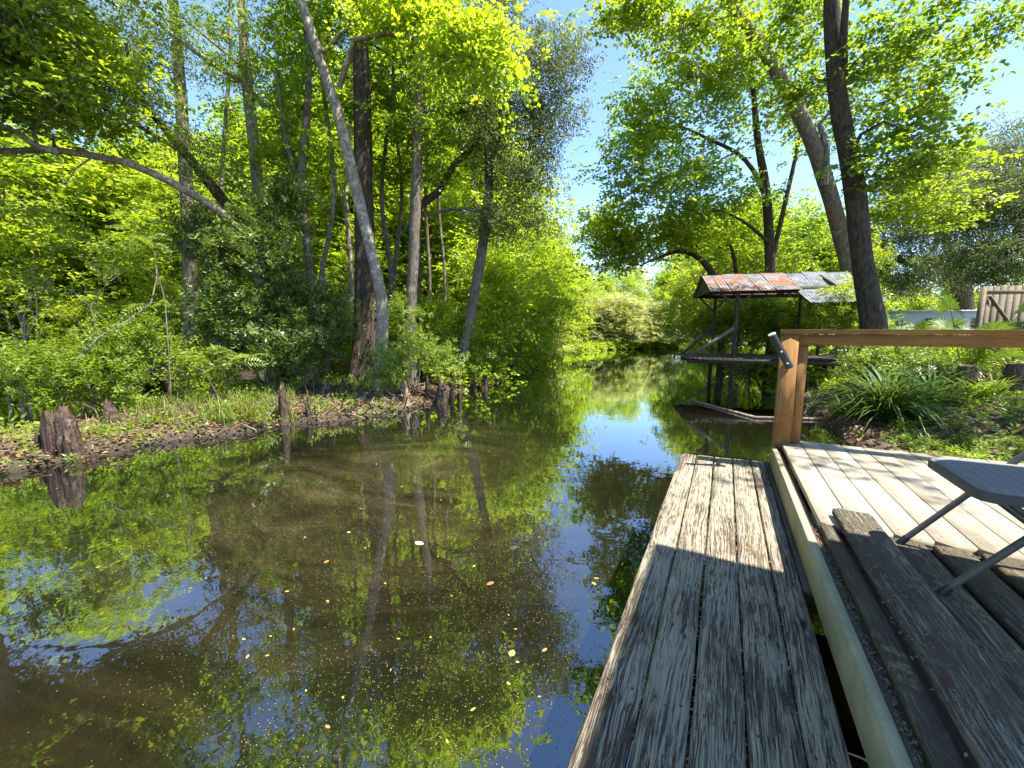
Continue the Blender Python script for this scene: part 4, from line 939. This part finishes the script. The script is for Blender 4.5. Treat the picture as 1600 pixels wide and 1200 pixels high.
# shed deck: planks across, on beams
dk = thing('shed_walkway', 'narrow plank walkway over the water under the tin roofed shed', 'walkway', tuple(A0))
for q, a_ in enumerate(np.arange(-1.35, 5.6, .152)):
    dz = rng.normal(0, .006)
    b0 = .05 if a_ > .3 else -.05
    p0 = SH(a_, b0 + rng.normal(0, .02) - .25, 1.06 + dz); p1 = SH(a_ + rng.normal(0, .01), 2.6 + rng.normal(0, .03) if a_ < 4 else 1.4, 1.06 + dz)
    bar('plank', p0, p1, .142, .035, W_OLD, dk, B0)
for b_ in (-.12, 1.2): bar('beam', SH(-1.4, b_, .96), SH(5.7, b_, .96), .05, .16, W_OLD, dk, B0)
for a_, b_ in ((-.05, 1.2), (3.2, -.1), (3.2, 1.2), (4.9, -.1), (4.9, 1.2)):
    mb = MB(); mb.tube([SH(a_, b_, -.5), SH(a_, b_, .9)], [.08, .07], 8); mb.build('piling', B_DARK, dk, smooth=True, origin=B0)
rl = thing('cable_railing', 'thin cable railing between the posts of the tin roofed shed', 'railing', tuple(A0))
for z_ in (1.55, 1.82):
    mb = MB(); mb.rod(SH(.05, 2.6, z_), SH(5.6, 2.7, z_), .012, 5); mb.build('cable', M_BLACK, rl, origin=B0)
for s_, lb in (((-1.30, .0), 'pale plank bracing the shed walkway end to its near post'), ((-1.25, 1.9), 'dark plank bracing the shed walkway end to its rear post')):
    p0 = SH(s_[0], s_[1] - .05, 1.1); p1 = SH(.0 if s_[1] < 1 else -.12, -.09 if s_[1] < 1 else 2.6, 2.06 if s_[1] < 1 else 2.05)
    o = bar('brace_plank', p0, p1, .05, .11, W_FENCE if s_[1] < 1 else W_OLD, None, p0); o.location = tuple(p0); tag(o, lb, 'plank')
# frame and leaning boards at the landward end
fr_ = thing('metal_frame', 'small black metal frame standing on the shed walkway behind the post', 'frame', tuple(SH(3.2, .5, 1.08)))
o0 = SH(3.2, .5, 1.08)
for p, q_ in (((0, 0, 0), (0, 0, .5)), ((.62, 0, 0), (.62, 0, .5)), ((0, 0, .5), (.62, 0, .5)), ((0, 0, .25), (.62, 0, .25))):
    mb = MB(); mb.rod(WA * p[0] + [0, 0, p[2]], WA * q_[0] + [0, 0, q_[2]], .02, 6); mb.build('bar', M_BLACK, fr_)
for q, (a_, da, lb) in enumerate(((4.35, .06, 'pale upright board standing at the landward end of the walkway'), (4.75, .38, 'orange tan board leaning right at the landward end of the walkway'), (5.05, .42, 'second tan board leaning beside the orange one at the walkway end'))):
    p0 = SH(a_, .1, 1.09); o = bar('leaning_board', p0, SH(a_ + da, .25, 1.75), .10, .03, W_RAIL if q else W_FENCE, None, p0, up=tuple(WN)); o.location = tuple(p0); tag(o, lb, 'board')

# ---------------------------------------------------------------- white trailer, wooden fence panel
tr0 = P(1395, 515, 24.); trz = gz(tr0[0], tr0[1]); tl = thing('white_trailer', 'long white mobile home with dark windows seen beyond the railing', 'trailer', (tr0[0], tr0[1], trz), R(-6))
MB().box(0, 9, 0, 2.4, .35, 3.0 - trz, ).build('wall', M_TRAILER, tl); MB().box(-.1, 9.1, -.1, 2.5, 3.003 - trz, 3.09 - trz).build('roof', M_TRAILER, tl)
zw = 1.95 - trz
for a_ in (1.55, 4.0):
    w = MB().box(a_ - .04, a_ + 1.24, -.03, 0.0, zw, zw + .72).build('window', M_PALEEND, tl)
    MB().box(a_ + .01, a_ + .58, -.036, -.031, zw + .04, zw + .32).build('pane', M_GLASS, w); MB().box(a_ + .62, a_ + 1.19, -.036, -.031, zw + .04, zw + .32).build('pane', M_GLASS, w)
    MB().box(a_ + .01, a_ + 1.19, -.036, -.031, zw + .38, zw + .68).build('pane', M_CURTAIN if a_ > 3 else M_GLASS, w)
fp = P(1532, 515, 11.5); fz = gz(fp[0], fp[1]); fc = thing('fence_panel', 'weathered wooden fence panel with diagonal brace at the right edge', 'fence', (fp[0], fp[1], fz), R(-14))
for q in range(12):
    MB().box(q * .155, q * .155 + .143, 0, .022, -.1, 3.18 - fz + rng.normal(0, .012)).build('board', W_FENCE, fc)
for z_ in (.5, 2.95 - fz): MB().box(-.02, 1.88, -.045, -.002, z_, z_ + .10).build('rail', W_FENCE, fc)
bar('brace', (.05, -.07, 2.9 - fz), (1.1, -.07, .6), .04, .10, W_FENCE, fc, (0, 0, 0), up=(0, 1, 0))
MB().box(-.115, -.022, -.06, .04, -.2, 3.15 - fz).build('fence_post', W_FENCE, fc)

# ---------------------------------------------------------------- the decks under the camera
DK = thing('new_deck', 'raised wooden deck of pale new boards with timber railing', 'deck', (0, 0, 0), YAW_U)
# local frame of the deck: x along U, y = -v (to the left)
def plank(name, parent, u0, u1, v0, v1, z0, z1, m, bev=.004, jit=0., label=None):
    c = np.array([(u0 + u1) / 2, -(v0 + v1) / 2, (z0 + z1) / 2])
    mb = MB(); mb.box(u0 - c[0], u1 - c[0], -v1 - c[1], -v0 - c[1], z0 - c[2], z1 - c[2], bev, jit)
    o = mb.build(name, m, parent, loc=tuple(c))
    if label: o['label'] = label
    return o
v = .502
for q in range(32):
    u1 = 4.43 + rng.normal(0, .003); plank('plank', DK, 2.575 + rng.normal(0, .002), u1, v, v + .1455, .962, 1.0 + rng.normal(0, .0008), W_NEW, .003)
    v += .150
# rim beam on the river side, joists, pilings
plank('rim_beam', DK, -1.2, 4.27, .425, .463, .795, .965, W_BEAM, .004, label='pale green stained rim beam beside the old dock')
plank('rim_joist', DK, -1.2, 4.425, .466, .498, .79, .945, W_OLD, .004)
plank('end_joist', DK, 4.395, 4.432, .502, 5.3, .80, .9595, W_BEAM, .004)
for u_ in (.2, 1.2, 2.2, 2.62, 3.3): plank('joist', DK, u_, u_ + .038, .50, 5.3, .79, .945, W_OLD, .003)
for u_ in (.5, 4.2):
    for v_ in (.62, 2.7, 5.0): plank('piling', DK, u_, u_ + .13, v_, v_ + .13, -.6, .785, W_OLD, .004)
# railing
def upright(name, parent, u0, u1, v0, v1, z0, z1, m):
    c = ((u0 + u1) / 2, -(v0 + v1) / 2, (z0 + z1) / 2); L = z1 - z0
    mb = MB(); mb.box(-L / 2, L / 2, -(v1 - v0) / 2, (v1 - v0) / 2, -(u1 - u0) / 2, (u1 - u0) / 2, .003)
    o = mb.build(name, m, parent, loc=c); o.rotation_euler = (0, -math.pi / 2, 0); return o
upright('rail_post', DK, 4.275, 4.37, .437, .567, .70, 1.961, W_RAIL)
upright('rail_post', DK, 4.31, 4.40, .5695, .640, 1.002, 1.868, W_RAIL)
for v_ in (2.9, 5.0): upright('rail_post', DK, 4.30, 4.39, v_, v_ + .09, 1.002, 1.868, W_RAIL)
def cross(name, u0, u1, v0, v1, z0, z1, m):
    c = ((u0 + u1) / 2, -(v0 + v1) / 2, (z0 + z1) / 2); L = v1 - v0
    mb = MB(); mb.box(-L / 2, L / 2, -(u1 - u0) / 2, (u1 - u0) / 2, -(z1 - z0) / 2, (z1 - z0) / 2, .003)
    o = mb.build(name, m, DK, loc=c); o.rotation_euler = (0, 0, math.pi / 2); return o
cross('rail_board', 4.272, 4.309, .5695, 5.3, 1.870, 1.960, W_RAIL)
cross('rail_cap', 4.25, 4.39, .432, 5.3, 1.9625, 2.001, W_RAIL)
# the old boards of the same platform
OD = thing('old_deck', 'grey mossy old boards laid up to the pale new decking', 'deck', (0, 0, 0), YAW_U)
plank('plank', OD, -1.2, 2.60, .503, .566, .945, .99, W_DECKRED, .006, .003, 'narrow worn edge board with reddish stain')
plank('plank', OD, -1.2, 2.69, .572, .74, 1.003, 1.043, W_DECKRED, .007, .002, 'raised board overlapping the new decking, with reddish stain')
plank('end_patch', OD, 2.605, 2.72, .60, .655, 1.0025, 1.038, W_END, .005)
v = .775
for q in range(26):
    plank('plank', OD, -1.2, 2.565 + rng.normal(0, .004), v, v + .132, .945, .985 + rng.normal(0, .002), W_DECKOLD, .008, .002); v += .166
v = .745  # dark strips added beneath the board gaps, standing in for shade
for q in range(14):
    plank('gap_shade_strip', OD, -1.2, 2.56, v, v + .09, .915, .9425, W_OLD, .003); v += .166
plank('gap_shade_strip', OD, -1.2, 2.56, .5, .62, .905, .9425, W_OLD, .003)
# the low old dock
DO = thing('old_dock', 'low weathered dock with peeling pale green paint beside the deck', 'dock', (0, 0, 0), YAW_U)
sv = [-.322, -.176, -.026, .131, .283, .395, ]
ends = [4.325, 4.335, 4.35, 4.36, 4.375]
wd = [(-.325, -.181), (-.173, -.031), (-.022, .125), (.134, .278), (.286, .396)]
for (a_, b_), e_ in zip(wd, ends): plank('plank', DO, -1.2, e_, a_, b_, .742 + rng.normal(0, .001), .78 + rng.normal(0, .0012), W_DOCK, .006, .0015)
plank('plank', DO, 2.25, 4.375, .403, .444, .742, .777, W_OLD, .005)
for u_ in (.3, 1.3, 2.3, 3.3, 4.2): plank('joist', DO, u_, u_ + .04, -.30, .38, .60, .74, W_OLD, .003)
for v_ in (-.28, .34): plank('stringer', DO, -1.2, 4.15, v_, v_ + .04, .44, .598, W_OLD, .003)
for u_ in (.8, 3.9):
    for v_ in (-.2, .22): plank('piling', DO, u_, u_ + .1, v_, v_ + .1, -.6, .739, W_OLD, .004)
nail_me = MB().tube([(0, 0, -.002), (0, 0, .0012)], [.0042, .0042], 8).get(); nail_me = mesh('nail', nail_me[0], nail_me[1], flat('rusty_nail', (.10, .055, .035), .7, .3))
screw_me = nail_me.copy(); screw_me.materials.clear(); screw_me.materials.append(flat('screw_head', (.16, .15, .13), .5, .5))
for par, us, me_, nm in ((DO, (.32, 1.32, 2.32, 3.32, 4.22), nail_me, 'nail'), (DK, (2.64, 3.32, 4.39), screw_me, 'screw'), (OD, (.22, 1.22, 2.22, 2.50), nail_me, 'nail')):
    for pl in [c_ for c_ in list(par.children) if c_.name.startswith('plank')]:
        xs = [v_.co.x for v_ in pl.data.vertices]; ys = [v_.co.y for v_ in pl.data.vertices]; top = max(v_.co.z for v_ in pl.data.vertices)
        if max(ys) - min(ys) < .1 or -pl.location.y > 2.6: continue
        for u_ in us:
            x_ = u_ - pl.location.x
            if min(xs) + .01 < x_ < max(xs) - .01:
                for f_ in (.2, .8):
                    nb = link(nm, me_, pl); nb.location = (x_ + rng.normal(0, .006), min(ys) + (max(ys) - min(ys)) * f_ + rng.normal(0, .006), top + .0002)
# needles and lichen crumbs in the gaps of the old boards
pt = np.array([UV(rng.uniform(.6, 2.6), v_, z_) for v_, z_ in [(rng.normal(.49, .012), .952) for _ in range(700)] + [(rng.normal(.60, .03), 1.044) for _ in range(300)]])
litter(pt, .011, 'deck_debris', L_DRY, 'dry crumbs and leaf bits on the old boards', .002, .2)
pt = np.array([UV(rng.uniform(.7, 3.2), rng.choice([-.177, -.026, .130, .282]) + rng.normal(0, .004), .765 + rng.uniform(0, .012)) for _ in range(700)])
litter(pt, .012, 'dock_debris', L_DRY, 'reddish brown debris packed between the dock planks', .0, .3)
pt = np.array([UV(rng.uniform(.7, 4.1), rng.uniform(-.3, .38), .7825) for _ in range(260)])
litter(pt, .010, 'dock_specks', L_DRY, 'tiny dry leaf bits lying on the dock', .0005, .05)

# rod holder on the post
rh0 = P(1240, 578, 4.24 * math.cos(TH) - .44 * math.sin(TH))
hp = UV(4.262, .535, 1.735)
rh = thing('rod_holder', 'black tubular fishing rod holder bolted to the railing post', 'rod holder', tuple(hp))
D_ = 4.16 * math.cos(TH) - .45 * math.sin(TH)
pa = P(1206, 522, D_ - .02); pm = P(1221, 549, D_ - .03); pb = P(1234, 574, D_ - .03)
mb = MB(); mb.tube([pa, pm], [.027, .026], 16); mb.build('tube', M_BLACK, rh, smooth=False, origin=hp)
dd = (pb - pm) / np.linalg.norm(pb - pm)
mb = MB(); mb.tube([pm - dd * .0, pb], [.031, .031], 16); mb.build('socket', M_BLACK, rh, origin=hp)
mb = MB(); mb.tube([pa - (pm - pa) * .02, pa + (pm - pa) * .04], [.0285, .0285], 16); mb.build('end_ring', M_PALEEND, rh, origin=hp)
for f_ in (.02, .75):
    c = pm + (pb - pm) * f_; cd = (np.array([0, 0, H]) - c); cd /= np.linalg.norm(cd)
    mb = MB(); mb.tube([c + cd * .026, c + cd * .036], [.009, .008], 10); mb.build('bolt', M_CHROME, rh, origin=hp)
c = pm + (pb - pm) * .7
mb = MB(); mb.tube([c, c + U * .11], [.018, .018], 10); mb.build('bracket', M_BLACK, rh, origin=hp)

# folding chair: local x = along U, y = -v
CH = thing('folding_chair', 'padded grey folding chair facing the river at the right edge', 'chair', tuple(UV(2.26, 1.0, .985)), YAW_U)
def CL(u_, v_, z_): return np.array([u_ - 2.26, -(v_ - 1.0), z_ - .985])
for u_ in (2.505, 2.075):
    mb = MB(); mb.tube([CL(u_, .805, .995), CL(u_, 1.12, 1.42), CL(u_, 1.45, 1.87)], [.0125, .0125, .0125], 14); leg = mb.build('leg', M_LEG, CH, smooth=True)
    mb = MB(); mb.tube([CL(u_, .800, .985), CL(u_, .826, 1.022)], [.015, .0145], 14); mb.build('foot_cap', M_BLACK, leg)
for u_ in (2.47, 2.11):
    mb = MB(); mb.tube([CL(u_, 1.42, .995), CL(u_, .93, 1.395)], [.0115, .0115], 12); leg = mb.build('leg', M_LEG, CH, smooth=True)
    mb = MB(); mb.tube([CL(u_, 1.425, .985), CL(u_, 1.395, 1.015)], [.014, .0135], 12); mb.build('foot_cap', M_BLACK, leg)
mb = MB(); mb.rod(CL(2.505, .89, 1.11), CL(2.075, .89, 1.11), .008); 
mb = MB(); mb.rod(CL(2.47, 1.33, 1.07), CL(2.11, 1.33, 1.07), .009); mb.build('stretcher', M_LEG, CH)
def rounded(u0, u1, v0, v1, r, z0, z1, k_=6, dome=0.):
    pts = []
    for cx, cy, a0 in ((u1 - r, v1 - r, 0), (u0 + r, v1 - r, 90), (u0 + r, v0 + r, 180), (u1 - r, v0 + r, 270)):
        for t_ in np.linspace(0, 90, k_): a_ = R(a0 + t_); pts.append((cx + r * math.cos(a_), cy + r * math.sin(a_)))
    pts = np.array(pts); n_ = len(pts); c = pts.mean(0); mb = MB(); rings = []
    prof = [(1., z0), (1., z1 - .006), (.985, z1)] + ([(.9, z1 + dome * .5), (.75, z1 + dome * .85), (.4, z1 + dome), (.02, z1 + dome)] if dome else [(.9, z1)])
    V_ = np.concatenate([np.array([CL(*((c + (p - c) * s_)), z_) for p in pts]) for s_, z_ in prof])
    F_ = []
    for r_ in range(len(prof) - 1):
        for q in range(n_): F_.append((r_ * n_ + q, r_ * n_ + (q + 1) % n_, (r_ + 1) * n_ + (q + 1) % n_, (r_ + 1) * n_ + q))
    mb.add(V_, F_)
    b_ = np.array([CL(*p, z0) for p in pts]); mb.add(np.concatenate([b_, [CL(*c, z0)]]), [(q, n_, (q + 1) % n_) for q in range(n_)])
    return mb
st = rounded(2.02, 2.50, .845, 1.27, .055, 1.388, 1.424).build('seat', M_RIM, CH)
rounded(2.028, 2.492, .853, 1.262, .05, 1.4245, 1.428, dome=.014).build('cushion', M_SEAT, st, smooth=True)
mb = MB()
for q in range(9):
    t0_ = q / 8; u_ = 2.09 + .40 * t0_
mb.box(CL(2.49, 0, 0)[0] - .40, CL(2.49, 0, 0)[0], -.40, -.375, .62, .86, .006); bk = mb.build('backrest', M_RIM, CH); bk.rotation_euler = (0, 0, 0)

# the porch roof behind and right of the camera that shades the near boards
PR = thing('porch_roof', 'plain timber porch roof over the near end of the deck', 'roof', (0, 0, 0), YAW_U)
MB().box(-4., 2.62, -7.0, -1.46, 4.3, 4.36).build('roof_panel', W_OLD, PR)
for u_ in (-3.5, -1.5, .5, 2.5): MB().box(u_, u_ + .05, -6.9, -1.52, 4.16, 4.297).build('rafter', W_OLD, PR)
for v_ in (1.62, 6.6):
    MB().box(-3.9, 2.56, -v_ - .05, -v_, 4.0, 4.157).build('beam', W_OLD, PR)
    for u_ in (-3.6, ): MB().box(u_, u_ + .1, -v_ - .1, -v_, .4, 3.997).build('post', W_OLD, PR)

# ---------------------------------------------------------------- things on the water
def wpt(px, py):
    d = P(px, py, 1.) - [0, 0, H]; t_ = -H / d[2]; return np.array([0, 0, H]) + d * t_
lv = np.array([(0, 0, .004), (.3, .2, .010), (.7, .22, .012), (1, 0, .02), (.7, -.22, .010), (.3, -.2, .012), (.5, 0, .003)]) * [1, 1, 1]
lf = np.array([(0, 6, 1), (1, 6, 2), (2, 6, 3), (3, 6, 4), (4, 6, 5), (5, 6, 0)])
def leaf_obj(px, py, sz, m, label, group=None, cat='leaf', wide=1.):
    p = wpt(px, py); me = mesh('floating_leaf', (lv - [.5, 0, 0]) * [sz, sz * wide, .5 * sz], lf, m)
    o = link('floating_leaf', me, loc=(p[0], p[1], .003)); o.rotation_euler = (0, 0, rng.uniform(0, 6.28)); tag(o, label, cat, group); return o
leaf_obj(655, 849, .10, L_CREAM, 'large curled cream leaf afloat mid river, the brightest on the water', wide=1.3)
leaf_obj(766, 912, .075, L_DRY, 'tan brown leaf floating right of centre beside dark reflections', wide=1.2)
leaf_obj(512, 1136, .035, L_ORANGE, 'orange leaf floating lowest in the photo left of the dock')
leaf_obj(851, 1016, .045, L_ORANGE, 'pinkish orange leaf floating near the dock shade edge')
leaf_obj(932, 904, .045, L_ORANGE, 'orange leaf on the blue reflection close to the dock')
leaf_obj(928, 912, .05, L_YELLOW, 'pale yellow leaf touching the orange leaf on the blue reflection')
leaf_obj(800, 1021, .06, L_YELLOW, 'yellow green cluster of bits floating by the dark reflection', wide=1.5)
leaf_obj(510, 878, .05, L_ORANGE, 'long orange leaf floating left of the cream leaf')
leaf_obj(512, 940, .04, L_ORANGE, 'curved orange leaf floating below the long orange one')
leaf_obj(545, 832, .035, L_CREAM, 'small white petal floating left of the curled cream leaf', wide=1.4)
for px, py in ((505, 755), (690, 780), (668, 1000), (841, 842), (788, 955), (803, 980), (700, 1155), (620, 1000), (478, 1080), (419, 998), (418, 1028), (380, 998), (384, 1024), (452, 930), (690, 868), (604, 912), (578, 855), (805, 1035), (842, 1088), (797, 1070), (535, 1090), (740, 890), (320, 905), (150, 890), (90, 770), (100, 862), (560, 790), (630, 760), (480, 840), (705, 930), (660, 700), (590, 720), (540, 700), (455, 985), (610, 1050), (740, 1110)):
    leaf_obj(px + rng.normal(0, 3), py + rng.normal(0, 3), rng.uniform(.016, .036), L_YELLOW, 'small yellow fallen leaf floating on the brown water', 'small yellow leaves afloat', wide=rng.uniform(.8, 1.3))
# countless pollen grains and bits of duckweed
cnt = 16000; px = rng.normal(600, 210, cnt); py = 640 + np.abs(rng.normal(0, 1, cnt)) * 240 + rng.uniform(0, 60, cnt)
k_ = (py < 1230) & (px > -40) & (px < 1040)
pt = np.array([wpt(a_, b_) for a_, b_ in zip(px[k_], py[k_])])
den = vn(pt[:, 0] * .5 + pt[:, 1] * .9, pt[:, 1] * .3 - pt[:, 0] * .2, 1.9) + .5 * vn(pt[:, 0], pt[:, 1], 4.) + rng.uniform(-.35, .35, len(pt)); inw = (sdf(MAIN, pt[:, 0], pt[:, 1]) < -.05) & (den > .72)
litter(pt[inw], .0048, 'pollen', L_POLLEN, 'pollen grains and duckweed bits drifting on the water', .002, .03, 2.2)
print('leaf quads', LEAFCOUNT[0], 'objects', len(S.objects))
